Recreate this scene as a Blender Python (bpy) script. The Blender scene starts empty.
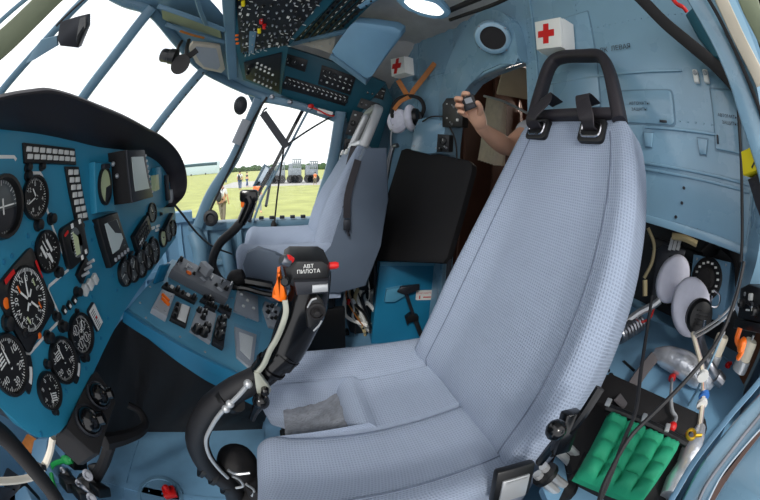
import bpy, bmesh, math, random
from mathutils import Vector, Matrix
random.seed(7)
V = Vector
C = bpy.context.scene.collection
PI = math.pi

# ---------------------------------------------------------------- camera (15 mm equisolid fisheye on 36 mm)
FPX = 15 / 36 * 760
CAM = V((0, 0, 1.0))
_a, _p, _r = math.radians(17), math.radians(15), math.radians(2)
FW = V((math.sin(_a) * math.cos(_p), math.cos(_a) * math.cos(_p), -math.sin(_p)))
_rt = V((math.cos(_a), -math.sin(_a), 0)); _up = _rt.cross(FW)
RT = _rt * math.cos(_r) + _up * math.sin(_r)
UP = _up * math.cos(_r) - _rt * math.sin(_r)


def ray(px, py):
    x, y = px - 380, 250 - py
    rr = math.hypot(x, y)
    if rr < 1e-6:
        return FW.copy()
    th = 2 * math.asin(rr / (2 * FPX))
    return FW * math.cos(th) + (RT * x + UP * y) * (math.sin(th) / rr)


def at(px, py, t):
    return CAM + ray(px, py) * t


def aX(px, py, x):
    d = ray(px, py); return CAM + d * ((x - CAM.x) / d.x)


def aY(px, py, y):
    d = ray(px, py); return CAM + d * ((y - CAM.y) / d.y)


def aZ(px, py, z):
    d = ray(px, py); return CAM + d * ((z - CAM.z) / d.z)


class Pl:
    """A real plane in the cockpit with its own axes: x to the right, y up, z towards the crew."""
    def __init__(s, a, b, c):
        s.o = a.copy(); s.x = (b - a).normalized()
        n = s.x.cross(c - a).normalized()
        if n.dot(CAM - a) < 0:
            n = -n
        s.n = n; s.y = n.cross(s.x)
        s.M = Matrix(((s.x.x, s.y.x, n.x, a.x), (s.x.y, s.y.y, n.y, a.y), (s.x.z, s.y.z, n.z, a.z), (0, 0, 0, 1)))
        s.I = s.M.inverted()

    def w(s, px, py):
        d = ray(px, py)
        return CAM + d * ((s.o - CAM).dot(s.n) / d.dot(s.n))

    def uv(s, px, py):
        q = s.I @ s.w(px, py)
        return (q.x, q.y)

    def at(s, u, v, h=0.0):
        return s.M @ V((u, v, h))

    def F(s, u, v, h=0.0, rot=0.0):
        return s.M @ Matrix.Translation((u, v, h)) @ Matrix.Rotation(rot, 4, 'Z')


def frame(o, n, up=V((0, 0, 1))):
    n = n.normalized(); x = up.cross(n)
    if x.length < 1e-4:
        x = V((1, 0, 0))
    x.normalize(); y = n.cross(x)
    return Matrix(((x.x, y.x, n.x, o.x), (x.y, y.y, n.y, o.y), (x.z, y.z, n.z, o.z), (0, 0, 0, 1)))


# ---------------------------------------------------------------- materials
def lin(c):
    c = c / 255
    return c / 12.92 if c <= 0.04045 else ((c + 0.055) / 1.055) ** 2.4


MATS = {}


def mat(name, rgb, rough=0.5, metal=0.0, var=0.0, scale=8.0, bump=0.0, bscale=60.0, emit=0.0, coat=0.0, spec=0.5):
    m = bpy.data.materials.new(name); m.use_nodes = True
    nt = m.node_tree; b = nt.nodes['Principled BSDF']
    col = (lin(rgb[0]), lin(rgb[1]), lin(rgb[2]), 1)
    b.inputs['Base Color'].default_value = col
    b.inputs['Roughness'].default_value = rough
    b.inputs['Metallic'].default_value = metal
    b.inputs['Specular IOR Level'].default_value = spec
    if coat:
        b.inputs['Coat Weight'].default_value = coat; b.inputs['Coat Roughness'].default_value = 0.15
    if emit:
        b.inputs['Emission Color'].default_value = col; b.inputs['Emission Strength'].default_value = emit
    if var or bump:
        tc = nt.nodes.new('ShaderNodeTexCoord')
    if var:
        n = nt.nodes.new('ShaderNodeTexNoise'); n.inputs['Scale'].default_value = scale; n.inputs['Detail'].default_value = 6
        nt.links.new(tc.outputs['Object'], n.inputs['Vector'])
        r = nt.nodes.new('ShaderNodeMapRange'); r.inputs['From Min'].default_value = .3; r.inputs['From Max'].default_value = .7
        r.inputs['To Min'].default_value = 1 - var; r.inputs['To Max'].default_value = 1 + var
        nt.links.new(n.outputs['Fac'], r.inputs['Value'])
        mx = nt.nodes.new('ShaderNodeVectorMath'); mx.operation = 'SCALE'; mx.inputs[0].default_value = col[:3]
        nt.links.new(r.outputs['Result'], mx.inputs['Scale'])
        nt.links.new(mx.outputs['Vector'], b.inputs['Base Color'])
        r2 = nt.nodes.new('ShaderNodeMapRange'); r2.inputs['To Min'].default_value = max(0, rough - .08); r2.inputs['To Max'].default_value = min(1, rough + .12)
        nt.links.new(n.outputs['Fac'], r2.inputs['Value']); nt.links.new(r2.outputs['Result'], b.inputs['Roughness'])
    if bump:
        n2 = nt.nodes.new('ShaderNodeTexNoise'); n2.inputs['Scale'].default_value = bscale; n2.inputs['Detail'].default_value = 4
        nt.links.new(tc.outputs['Object'], n2.inputs['Vector'])
        bp = nt.nodes.new('ShaderNodeBump'); bp.inputs['Strength'].default_value = bump; bp.inputs['Distance'].default_value = 0.004
        nt.links.new(n2.outputs['Fac'], bp.inputs['Height']); nt.links.new(bp.outputs['Normal'], b.inputs['Normal'])
    MATS[name] = m
    return m


def fabric(name, rgb, dark=0.62, cell=0.0072):
    """Woven seat cover: rows of small dimples, from the cover's own UV in metres."""
    m = mat(name, rgb, rough=0.85, spec=0.25)
    nt = m.node_tree; b = nt.nodes['Principled BSDF']
    uv = nt.nodes.new('ShaderNodeUVMap'); sep = nt.nodes.new('ShaderNodeSeparateXYZ'); nt.links.new(uv.outputs['UV'], sep.inputs[0])
    def wave(sock, k):
        a = nt.nodes.new('ShaderNodeMath'); a.operation = 'MULTIPLY'; a.inputs[1].default_value = 2 * PI / k; nt.links.new(sock, a.inputs[0])
        s = nt.nodes.new('ShaderNodeMath'); s.operation = 'SINE'; nt.links.new(a.outputs[0], s.inputs[0])
        return s.outputs[0]
    mul = nt.nodes.new('ShaderNodeMath'); mul.operation = 'MULTIPLY'
    mn = nt.nodes.new('ShaderNodeMath'); mn.operation = 'MAXIMUM'
    nt.links.new(wave(sep.outputs[0], cell), mn.inputs[0]); nt.links.new(wave(sep.outputs[1], cell), mn.inputs[1])
    r = nt.nodes.new('ShaderNodeMapRange'); r.inputs['From Min'].default_value = -.35; r.inputs['From Max'].default_value = .55
    r.inputs['To Min'].default_value = dark; r.inputs['To Max'].default_value = 1.0
    nt.links.new(mn.outputs[0], r.inputs['Value'])
    col = [lin(c) for c in rgb]
    tc = nt.nodes.new('ShaderNodeTexCoord'); n = nt.nodes.new('ShaderNodeTexNoise'); n.inputs['Scale'].default_value = 7; n.inputs['Detail'].default_value = 5
    nt.links.new(tc.outputs['Object'], n.inputs['Vector'])
    r3 = nt.nodes.new('ShaderNodeMapRange'); r3.inputs['To Min'].default_value = .9; r3.inputs['To Max'].default_value = 1.1
    nt.links.new(n.outputs['Fac'], r3.inputs['Value'])
    m2 = nt.nodes.new('ShaderNodeMath'); m2.operation = 'MULTIPLY'
    nt.links.new(r.outputs[0], m2.inputs[0]); nt.links.new(r3.outputs[0], m2.inputs[1])
    sc = nt.nodes.new('ShaderNodeVectorMath'); sc.operation = 'SCALE'; sc.inputs[0].default_value = col
    nt.links.new(m2.outputs[0], sc.inputs['Scale']); nt.links.new(sc.outputs['Vector'], b.inputs['Base Color'])
    bp = nt.nodes.new('ShaderNodeBump'); bp.inputs['Strength'].default_value = .5; bp.inputs['Distance'].default_value = .0015
    nt.links.new(mn.outputs[0], bp.inputs['Height']); nt.links.new(bp.outputs['Normal'], b.inputs['Normal'])
    return m


M_panel = mat('panel_blue', (40, 134, 166), .42, var=.06, bump=.05, bscale=200)
M_fus = mat('fuselage_blue', (124, 160, 182), .26, var=.07, scale=5, coat=.7)
M_fusd = mat('fuselage_blue_matt', (106, 146, 174), .45, var=.08, scale=6)
M_frame = mat('frame_blue', (94, 126, 146), .36, var=.06)
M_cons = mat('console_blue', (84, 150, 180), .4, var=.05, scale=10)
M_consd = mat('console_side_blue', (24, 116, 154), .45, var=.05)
M_floor = mat('floor_blue', (108, 152, 184), .5, var=.12, scale=9, bump=.05)
M_teal = mat('overhead_teal', (16, 76, 92), .45, var=.06)
M_black = mat('black_plastic', (14, 14, 16), .4, var=.1, scale=20)
M_blackm = mat('black_matt', (20, 18, 20), .75, bump=.15, bscale=300)
M_hood = mat('hood_leatherette', (38, 34, 40), .55, bump=.25, bscale=500)
M_blackg = mat('black_gloss', (10, 10, 12), .18)
M_rubber = mat('rubber', (22, 22, 26), .55, var=.15, scale=30)
M_dark = mat('instrument_dark', (22, 24, 28), .45, var=.1, scale=40)
M_charcoal = mat('charcoal_metal', (48, 50, 56), .4, metal=.4)
M_white = mat('white_paint', (232, 232, 228), .5)
M_cap = mat('lamp_cap_white', (214, 214, 210), .4)
M_grey = mat('grey_paint', (160, 164, 170), .45, var=.05)
M_lgrey = mat('light_grey_metal', (188, 190, 192), .32, metal=.5)
M_chrome = mat('chrome', (205, 205, 210), .18, metal=1)
M_steel = mat('steel', (140, 142, 148), .32, metal=.9, var=.15, scale=40)
M_silver = mat('silver_foil', (222, 224, 230), .22, metal=.6, bump=1.0, bscale=32)
M_red = mat('red_paint', (206, 24, 22), .4)
M_orange = mat('orange_plastic', (246, 112, 14), .35)
M_yellow = mat('yellow_paint', (246, 222, 20), .5, var=.06)
M_green = mat('green_quilt', (16, 140, 102), .75, var=.08, scale=30, bump=.2, bscale=120)
M_greenp = mat('green_paint', (24, 150, 70), .5)
M_brown = mat('brown_leather', (176, 106, 40), .55, var=.15, scale=40)
M_beige = mat('beige_metal', (196, 186, 168), .55, var=.08)
M_cream = mat('cream_curtain', (226, 214, 192), .85, var=.1, scale=20)
M_cabin = mat('cabin_brown', (84, 56, 44), .55, var=.2, scale=6)
M_screen = mat('screen_grey', (196, 206, 202), .2)
M_olive = mat('olive_primer', (122, 130, 104), .55, var=.12, scale=10)
M_paper = mat('label_paper', (226, 226, 222), .6)
M_lever = mat('lever_grey', (158, 160, 148), .35, metal=.3)
M_label = mat('label_ink', (40, 44, 50), .6)
M_skin = mat('skin', (224, 172, 144), .5, var=.05, scale=20)
M_tan = mat('wire_tan', (176, 160, 120), .5)
M_pad = mat('ear_pad_white', (226, 226, 240), .8, var=.06, scale=30, bump=.3, bscale=60)
M_fabric = fabric('seat_fabric', (152, 164, 184), dark=.8, cell=.0064)
M_shell = mat('seat_shell_grey', (88, 100, 116), .55, var=.06, scale=8)
M_fluff = mat('grey_lint', (120, 124, 132), .95, var=.2, scale=60, bump=.8, bscale=150)
M_seam = mat('seam_thread', (96, 106, 124), .8)
M_glassy = mat('lens_glass', (30, 34, 36), .05, spec=.8)
M_gface = mat('gauge_face_black', (12, 12, 14), .5)
M_ggrey = mat('gauge_face_grey', (86, 92, 94), .4, var=.2, scale=30)
M_gcream = mat('gauge_face_cream', (196, 206, 160), .35, var=.06, scale=20)


def glass(name, tint, refl=.06):
    m = bpy.data.materials.new(name); m.use_nodes = True; nt = m.node_tree
    for n in list(nt.nodes):
        nt.nodes.remove(n)
    out = nt.nodes.new('ShaderNodeOutputMaterial'); tr = nt.nodes.new('ShaderNodeBsdfTransparent'); gl = nt.nodes.new('ShaderNodeBsdfGlossy')
    tr.inputs['Color'].default_value = (*tint, 1); gl.inputs['Roughness'].default_value = .03
    mx = nt.nodes.new('ShaderNodeMixShader'); lw = nt.nodes.new('ShaderNodeLayerWeight'); lw.inputs['Blend'].default_value = .5; pw = nt.nodes.new('ShaderNodeMath'); pw.operation = 'POWER'; pw.inputs[1].default_value = 4; nt.links.new(lw.outputs['Facing'], pw.inputs[0]); fr = nt.nodes.new('ShaderNodeMath'); fr.operation = 'MULTIPLY_ADD'; fr.inputs[1].default_value = .3; fr.inputs[2].default_value = refl * .4; nt.links.new(pw.outputs[0], fr.inputs[0])
    nt.links.new(fr.outputs[0], mx.inputs[0]); nt.links.new(tr.outputs[0], mx.inputs[1]); nt.links.new(gl.outputs[0], mx.inputs[2])
    nt.links.new(mx.outputs[0], out.inputs[0])
    return m


M_glass = glass('window_glass', (.97, .98, .98))
M_film = glass('clear_plastic', (.96, .97, .98))

# ---------------------------------------------------------------- mesh building
_txt = {}


def text_geo(s):
    if s not in _txt:
        cu = bpy.data.curves.new('t', 'FONT'); cu.body = s; cu.align_x = 'CENTER'; cu.align_y = 'CENTER'; cu.resolution_u = 2
        o = bpy.data.objects.new('t', cu); C.objects.link(o)
        dg = bpy.context.evaluated_depsgraph_get()
        me = bpy.data.meshes.new_from_object(o.evaluated_get(dg))
        _txt[s] = ([v.co.copy() for v in me.vertices], [tuple(p.vertices) for p in me.polygons])
        bpy.data.objects.remove(o); bpy.data.curves.remove(cu); bpy.data.meshes.remove(me)
    return _txt[s]


def smoothpath(pts, n=6, closed=False):
    """Catmull-Rom through the points."""
    P = [V(p) for p in pts]; out = []
    m = len(P); rng = range(m if closed else m - 1)
    for i in rng:
        p1, p2 = P[i], P[(i + 1) % m]
        p0 = P[i - 1] if (i > 0 or closed) else p1 * 2 - p2
        p3 = P[(i + 2) % m] if (i + 2 < m or closed) else p2 * 2 - p1
        for k in range(n):
            t = k / n
            out.append(.5 * ((2 * p1) + (p2 - p0) * t + (2 * p0 - 5 * p1 + 4 * p2 - p3) * t * t + (3 * p1 - p0 - 3 * p2 + p3) * t ** 3))
    if not closed:
        out.append(P[-1])
    return out


class MB:
    def __init__(s):
        s.v = []; s.f = []; s.m = []; s.uv = {}

    def add(s, vs, fs, m=0, M=None, uvs=None):
        b = len(s.v)
        s.v += [(M @ V(v)) if M else V(v) for v in vs]
        if uvs:
            for i, u in enumerate(uvs):
                s.uv[b + i] = u
        for f in fs:
            s.f.append(tuple(b + i for i in f)); s.m.append(m)
        return s

    def box(s, c, size, M=None, m=0, b=0.0, seg=2):
        x, y, z = (size[0] / 2, size[1] / 2, size[2] / 2)
        if b:
            bm = bmesh.new(); bmesh.ops.create_cube(bm, size=1)
            for v in bm.verts:
                v.co = V((v.co.x * size[0], v.co.y * size[1], v.co.z * size[2]))
            bmesh.ops.bevel(bm, geom=bm.edges[:], offset=min(b, .49 * min(size)), segments=seg, affect='EDGES', profile=.5)
            bm.verts.index_update()
            vs = [v.co + V(c) for v in bm.verts]; fs = [[v.index for v in f.verts] for f in bm.faces]; bm.free()
            return s.add(vs, fs, m, M)
        vs = [V(c) + V((i * x, j * y, k * z)) for i in (-1, 1) for j in (-1, 1) for k in (-1, 1)]
        fs = [(0, 1, 3, 2), (4, 6, 7, 5), (0, 4, 5, 1), (2, 3, 7, 6), (0, 2, 6, 4), (1, 5, 7, 3)]
        return s.add(vs, fs, m, M)

    def prism(s, poly, z0, z1, M=None, m=0, b=0.0):
        n = len(poly)
        A = sum(poly[i][0] * poly[(i + 1) % n][1] - poly[(i + 1) % n][0] * poly[i][1] for i in range(n))
        if A < 0:
            poly = poly[::-1]
        vs = [(x, y, z0) for x, y in poly] + [(x, y, z1) for x, y in poly]
        fs = [tuple(range(n - 1, -1, -1)), tuple(range(n, 2 * n))] + [(i, (i + 1) % n, n + (i + 1) % n, n + i) for i in range(n)]
        if b:
            bm = bmesh.new(); bv = [bm.verts.new(v) for v in vs]
            for f in fs:
                bm.faces.new([bv[i] for i in f])
            bm.edges.ensure_lookup_table()
            top = [e for e in bm.edges if all(abs(v.co.z - z1) < 1e-7 for v in e.verts)]
            bmesh.ops.bevel(bm, geom=top, offset=b, segments=2, affect='EDGES', profile=.5)
            bmesh.ops.triangulate(bm, faces=[f for f in bm.faces if len(f.verts) > 4])
            bm.verts.index_update()
            vs = [v.co.copy() for v in bm.verts]; fs = [[v.index for v in f.verts] for f in bm.faces]; bm.free()
        return s.add(vs, fs, m, M)

    def lathe(s, prof, n=20, M=None, m=0, cap=True):
        vs = []; fs = []
        for r, z in prof:
            for k in range(n):
                a = 2 * PI * k / n; vs.append((r * math.cos(a), r * math.sin(a), z))
        for j in range(len(prof) - 1):
            for k in range(n):
                a, b = j * n + k, j * n + (k + 1) % n
                fs.append((a, b, b + n, a + n))
        if cap:
            fs.append(tuple(range(n - 1, -1, -1))); fs.append(tuple(range((len(prof) - 1) * n, len(prof) * n)))
        return s.add(vs, fs, m, M)

    def cyl(s, p0, p1, r0, r1=None, n=14, m=0):
        r1 = r0 if r1 is None else r1
        p0, p1 = V(p0), V(p1)
        return s.lathe([(r0, 0), (r1, (p1 - p0).length)], n, frame(p0, p1 - p0, V((.13, .2, .97))), m)

    def tube(s, pts, r, n=8, m=0, k=5, closed=False, smooth=True):
        P = smoothpath(pts, k, closed) if smooth and len(pts) > 2 else [V(p) for p in pts]
        L = len(P); N = len(pts)
        rad = []
        for i in range(L):
            if isinstance(r, (int, float)):
                rad.append(r)
            else:
                x = i / max(1, L - 1) * (N - 1); j = min(int(x), N - 2); rad.append(r[j] + (r[j + 1] - r[j]) * (x - j))
        t0 = (P[1] - P[0]).normalized(); nrm = t0.orthogonal().normalized()
        vs = []
        for i in range(L):
            if closed:
                t = (P[(i + 1) % L] - P[i - 1]).normalized()
            else:
                t = (P[min(i + 1, L - 1)] - P[max(i - 1, 0)]).normalized()
            nrm = (nrm - t * nrm.dot(t)).normalized(); bn = t.cross(nrm)
            for q in range(n):
                a = 2 * PI * q / n
                vs.append(P[i] + (nrm * math.cos(a) + bn * math.sin(a)) * rad[i])
        fs = []
        for i in range(L if closed else L - 1):
            for q in range(n):
                a, b = i * n + q, i * n + (q + 1) % n
                a2, b2 = ((i + 1) % L) * n + q, ((i + 1) % L) * n + (q + 1) % n
                fs.append((a, b, b2, a2))
        if not closed:
            fs.append(tuple(range(n - 1, -1, -1))); fs.append(tuple(range((L - 1) * n, L * n)))
        return s.add(vs, fs, m)

    def sweep(s, pts, prof, ref, m=0, closed=False, k=0):
        """Sweep a closed 2-D profile (across, towards ref) along the points."""
        P = smoothpath(pts, k, closed) if k else [V(p) for p in pts]
        L, n = len(P), len(prof); vs = []; fs = []
        for i in range(L):
            rf = ref(P[i]) if callable(ref) else ref
            if closed:
                t = (P[(i + 1) % L] - P[i - 1]).normalized()
            else:
                t = (P[min(i + 1, L - 1)] - P[max(i - 1, 0)]).normalized()
            a = t.cross(rf).normalized(); b = a.cross(t)
            vs += [P[i] + a * x + b * y for x, y in prof]
        for i in range(L if closed else L - 1):
            for q in range(n):
                fs.append((i * n + q, i * n + (q + 1) % n, ((i + 1) % L) * n + (q + 1) % n, ((i + 1) % L) * n + q))
        if not closed:
            fs.append(tuple(range(n - 1, -1, -1))); fs.append(tuple(range((L - 1) * n, L * n)))
        return s.add(vs, fs, m)

    def loft(s, rings, m=0, closed=True, cap=True, uvs=None):
        n = len(rings[0]); L = len(rings); vs = [p for r in rings for p in r]; fs = []
        for i in range(L - 1):
            for q in range(n if closed else n - 1):
                fs.append((i * n + q, i * n + (q + 1) % n, (i + 1) * n + (q + 1) % n, (i + 1) * n + q))
        if cap and closed:
            fs.append(tuple(range(n - 1, -1, -1))); fs.append(tuple(range((L - 1) * n, L * n)))
        return s.add(vs, fs, m, uvs=[u for r in uvs for u in r] if uvs else None)

    def ball(s, c, r, M=None, m=0, n=12, k=8):
        r = (r, r, r) if isinstance(r, (int, float)) else r
        vs = [(c[0], c[1], c[2] - r[2])]
        for j in range(1, k):
            ph = -PI / 2 + PI * j / k
            for q in range(n):
                a = 2 * PI * q / n
                vs.append((c[0] + r[0] * math.cos(ph) * math.cos(a), c[1] + r[1] * math.cos(ph) * math.sin(a), c[2] + r[2] * math.sin(ph)))
        vs.append((c[0], c[1], c[2] + r[2])); last = len(vs) - 1
        fs = [(0, 1 + (q + 1) % n, 1 + q) for q in range(n)]
        for j in range(k - 2):
            for q in range(n):
                a, b = 1 + j * n + q, 1 + j * n + (q + 1) % n
                fs.append((a, b, b + n, a + n))
        o = 1 + (k - 2) * n
        fs += [(o + q, o + (q + 1) % n, last) for q in range(n)]
        return s.add(vs, fs, m, M)

    def text(s, txt, M, h, m=0, z=0.0):
        vs, fs = text_geo(txt)
        return s.add([(v.x * h / .72, v.y * h / .72, z) for v in vs], fs, m, M)

    def bar(s, p0, p1, w, d, ref, m=0):
        return s.sweep([p0, p1], [(-w / 2, -d / 2), (w / 2, -d / 2), (w / 2, d / 2), (-w / 2, d / 2)], ref, m)

    def build(s, name, mats, parent=None, M=None, smooth=True, ang=38):
        """M: the object's own frame; vertices are then already local to it. Otherwise vertices are world points."""
        me = bpy.data.meshes.new(name)
        if parent is not None:
            W = WM[parent.name]
        else:
            W = Matrix.Identity(4)
        if M is None:
            if parent is not None:
                base = W
                inv = W.inverted(); vs = [inv @ v for v in s.v]
            else:
                c = sum(s.v, V((0, 0, 0))) / max(1, len(s.v)); c.z = min(v.z for v in s.v)
                base = Matrix.Translation(c); vs = [v - c for v in s.v]
        else:
            base = M; vs = s.v
        me.from_pydata([tuple(v) for v in vs], [], s.f)
        for mt in (mats if isinstance(mats, (list, tuple)) else [mats]):
            me.materials.append(mt)
        me.polygons.foreach_set('material_index', s.m)
        if s.uv:
            ul = me.uv_layers.new(name='UVMap')
            for lp in me.loops:
                ul.data[lp.index].uv = s.uv.get(lp.vertex_index, (0, 0))
        if smooth:
            me.polygons.foreach_set('use_smooth', [True] * len(me.polygons))
            me.set_sharp_from_angle(angle=math.radians(ang))
        me.update()
        o = bpy.data.objects.new(name, me); C.objects.link(o)
        place(o, base, parent)
        return o


WM = {}


def place(o, base, parent=None):
    if parent is not None:
        o.parent = parent; o.matrix_local = WM[parent.name].inverted() @ base
    else:
        o.matrix_local = base
    WM[o.name] = base.copy()
    return o


def tag(o, label, cat=None, group=None, kind=None):
    if label: o['label'] = label
    if cat: o['category'] = cat
    if group: o['group'] = group
    if kind: o['kind'] = kind
    return o


def thing(name, loc, label, cat, group=None):
    o = bpy.data.objects.new(name, None); o.empty_display_size = .05; C.objects.link(o)
    place(o, Matrix.Translation(V(loc)))
    return tag(o, label, cat, group)


def inst(src, parent, M):
    """A further copy of a part, sharing its mesh, at world frame M."""
    o = src.copy(); C.objects.link(o); o.parent = None
    for k in list(o.keys()):
        if k in ('label',): del o[k]
    return place(o, M, parent)


def struct(o):
    o['kind'] = 'structure'; return o


def rrect(w, h, r, n=4):
    out = []
    for cx, cy, a0 in ((w / 2 - r, h / 2 - r, 0), (-w / 2 + r, h / 2 - r, 90), (-w / 2 + r, -h / 2 + r, 180), (w / 2 - r, -h / 2 + r, 270)):
        for k in range(n + 1):
            a = math.radians(a0 + 90 * k / n); out.append((cx + r * math.cos(a), cy + r * math.sin(a)))
    return out
SKY, SUN, SUNDIR, EXPO = 1.6, 2.0, (.35, .75, -.62), 0.0

# ================================================================ the cockpit shell
def slab(name, poly, z0, z1, m, M=None):
    return struct(MB().prism(poly, z0, z1, M).build(name, m))


# floor with riveted seams
b = MB(); b.prism([(-1.75, -.25), (.80, -.25), (.80, 2.05), (-1.75, 2.05)], -.05, 0)
for x in (-1.1, -.78, -.2, .25):
    b.box((x, .9, .0015), (.03, 2.2, .003), m=0)
    for k in range(36):
        b.ball((x, -.1 + .06 * k, .003), (.005, .005, .003), n=6, k=3)
for y in (.55, 1.2):
    b.box((-.5, y, .002), (2.2, .03, .004), m=0)
    for k in range(36):
        b.ball((-1.55 + .06 * k, y, .004), (.005, .005, .003), n=6, k=3)
floor = struct(b.build('floor', M_floor))
fh = aZ(160, 497, .0)
b = MB(); b.lathe([(.10, 0), (.10, .006), (.085, .008), (.083, .004), (.0, .004)], 32, Matrix.Translation(V((fh.x, fh.y, 0))), cap=False)
b.build('floor_hatch', M_fusd, floor)

# nose wall under the windscreen
XY = smoothpath([(-.64, 1.965, 0), (-.80, 1.90, 0), (-1.02, 1.72, 0), (-1.25, 1.3, 0), (-1.42, .8, 0), (-1.4, .3, 0), (-1.2, -.15, 0), (-.8, -.25, 0)], 5)
b = MB()
b.sweep([p + V((0, 0, .36)) for p in XY], [(-.02, -.37), (.02, -.37), (.02, .37), (-.02, .37)], V((0, 0, 1)))
b.sweep([p + V((0, 0, .73)) for p in XY], [(-.05, -.03), (.05, -.03), (.05, .03), (-.05, .03)], V((0, 0, 1)))
b.sweep([p + V((0, 0, .40)) for p in XY], [(-.035, -.02), (.035, -.02), (.035, .02), (-.035, .02)], V((0, 0, 1)))
for p in XY[::3]:
    b.box(p + V((0, 0, .36)), (.05, .05, .7), m=0)
struct(b.build('wall_nose', M_fusd))

# right-hand side wall below, beside and above the side window
b = MB()
b.box((-.03, 2.0, .33), (1.3, .05, .66)); b.box((-.03, 1.985, .655), (1.3, .10, .05), b=.01)
b.box((.52, 1.995, 1.0), (.40, .06, 2.0))
for x in (-.55, -.32, -.08, .15):
    b.box((x, 1.965, .34), (.035, .05, .62), b=.008)
b.box((-.1, 1.965, .42), (1.1, .04, .04), b=.008); b.box((-.1, 1.965, .18), (1.1, .04, .04), b=.008)
# curved duct below the sill, at the nose
b.tube([(-.62, 1.93, .62), (-.58, 1.90, .5), (-.60, 1.88, .3), (-.62, 1.86, .05)], .055, 12)
b.tube([(-.42, 1.93, .60), (-.40, 1.90, .45), (-.36, 1.86, .28), (-.2, 1.80, .12)], .04, 12)
wr = struct(b.build('wall_right', M_frame))
b = MB()
for k in range(7):
    q = V((-.17 + .065 * k, 1.93, .695)); b.box(q, (.03, .02, .02), b=.003)
b.build('sill_clip', M_dark, wr)
b = MB(); b.box((.0, 1.965, .595), (.36, .03, .06), b=.01); b.build('window_rail', M_lgrey, wr)

PR = Pl(V((0, 1.95, 1)), V((1, 1.95, 1)), V((0, 1.95, 2)))      # plane of the side window
def post(name, pts, w, d, m, k=5, prof=None, kind=True):
    bb = MB(); P = [at(*p) for p in pts]
    bb.sweep(P, prof or [(x, y) for x, y in rrect(w, d, min(w, d) * .25, 2)], lambda q: (CAM - q), k=k)
    o = bb.build(name, m)
    return struct(o) if kind else o

p4 = post('window_post', [(262, 92, 2.0), (254, 112, 2.0), (234, 158, 2.0), (211, 194, 2.02), (198, 226, 2.05)], .07, .08, M_frame)
b = MB(); b.sweep([at(247, 120, 1.94), at(236, 144, 1.94)], rrect(.06, .03, .008), lambda q: CAM - q); b.build('post_box', M_grey, p4)
b = MB(); b.sweep([at(267, 97, 1.94), at(256, 115, 1.94), at(235.5, 158, 1.95), at(207, 218, 1.97)], rrect(.014, .02, .004), lambda q: CAM - q, k=5); b.build('post_seal', M_blackm, p4)
p5 = post('window_post', [(304, 108, 1.98), (277, 160, 1.98), (258, 195, 1.98), (249, 222, 1.98)], .022, .03, M_blackm)
b = MB(); b.sweep([at(309, 109, 1.96), at(282, 161, 1.96), at(263, 196, 1.96), at(253, 222, 1.96)], rrect(.014, .03, .004), lambda q: CAM - q, k=5); b.build('sliding_frame', M_frame, p5)
post('window_post', [(341, 112, 1.97), (333, 160, 1.97), (322, 198, 1.97), (313, 228, 1.97)], .07, .08, M_frame)
post('window_post', [(118 - 38, 102, 1.55), (116, 54, 1.55), (152, 8, 1.55)], .055, .05, M_frame)
p3 = post('window_post', [(150, 136, 1.8), (180, 97, 1.8), (207, 66, 1.82)], .05, .05, M_frame)
b = MB()
for k in range(9):
    f = k / 8; q = at(157 + 46 * f, 131 - 58 * f, 1.765); b.ball(q, .006, n=6, k=4)
b.build('post_screw', M_dark, p3)
post('window_post', [(-14, 112, 1.25), (38, 49, 1.25), (92, -8, 1.25)], .035, .035, M_frame)
post('window_post', [(-20, 62, .95), (8, 38, .95), (34, 13, .95), (62, -14, .95)], .085, .02, M_olive)
post('window_post', [(-12, 33, 1.0), (30, -4, 1.0)], .018, .02, M_frame)
# windscreen header: curved beam, then the structure that joins it to the roof
H = [(95, -14, 1.55), (125, 2, 1.56), (152, 12, 1.58), (176, 40, 1.72), (200, 66, 1.84), (224, 80, 1.92), (246, 90, 1.97), (270, 98, 1.97)]
b = MB(); HP = smoothpath([at(*p) for p in H], 5)
b.sweep(HP, rrect(.05, .06, .015, 2), lambda q: CAM - q)
I = [(120, -40, 1.3), (150, -30, 1.35), (185, -20, 1.4), (215, 5, 1.5), (232, 30, 1.62), (240, 55, 1.75), (252, 75, 1.85), (275, 92, 1.9)]
IP = smoothpath([at(*p) for p in I], 5)
b.loft([[h, i] for h, i in zip(HP, IP)], closed=False, cap=False)
b.loft([[h + (h - CAM).normalized() * .03, i + (i - CAM).normalized() * .03] for h, i in zip(HP, IP)], closed=False, cap=False)
hd = struct(b.build('ceiling_header', M_frame))
b = MB()
def quadbar(bb, pts, w, d, m=0):
    bb.sweep([at(*p) for p in pts], rrect(w, d, .004, 1), lambda q: CAM - q, m, k=4 if len(pts) > 2 else 0)
quadbar(b, [(158, 6, 1.46), (190, 17, 1.48), (224, 30, 1.55)], .022, .03)
quadbar(b, [(166, 24, 1.58), (190, 33, 1.6), (224, 42, 1.65)], .022, .03)
quadbar(b, [(196, -6, 1.35), (200, 10, 1.42), (206, 24, 1.5)], .02, .02)
b.build('header_rib', M_frame, hd)
b = MB()
for q in [[(162, 10), (168, 8), (220, 30), (222, 38), (170, 22), (163, 18)]]:
    pl = Pl(at(160, 10, 1.5), at(222, 32, 1.56), at(170, 22, 1.58)); b.prism([pl.uv(*p) for p in q], -.004, .004, pl.M)
b.build('header_panel', M_olive, hd)
pl = Pl(at(190, 45, 1.62), at(222, 45, 1.66), at(200, 70, 1.74))
b = MB(); b.prism([pl.uv(*p) for p in [(188, 47), (193, 42), (220, 45), (225, 68), (221, 72), (203, 68), (196, 62)]], -.012, .012, pl.M, b=.004)
b.build('header_plate', M_beige, hd)
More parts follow.
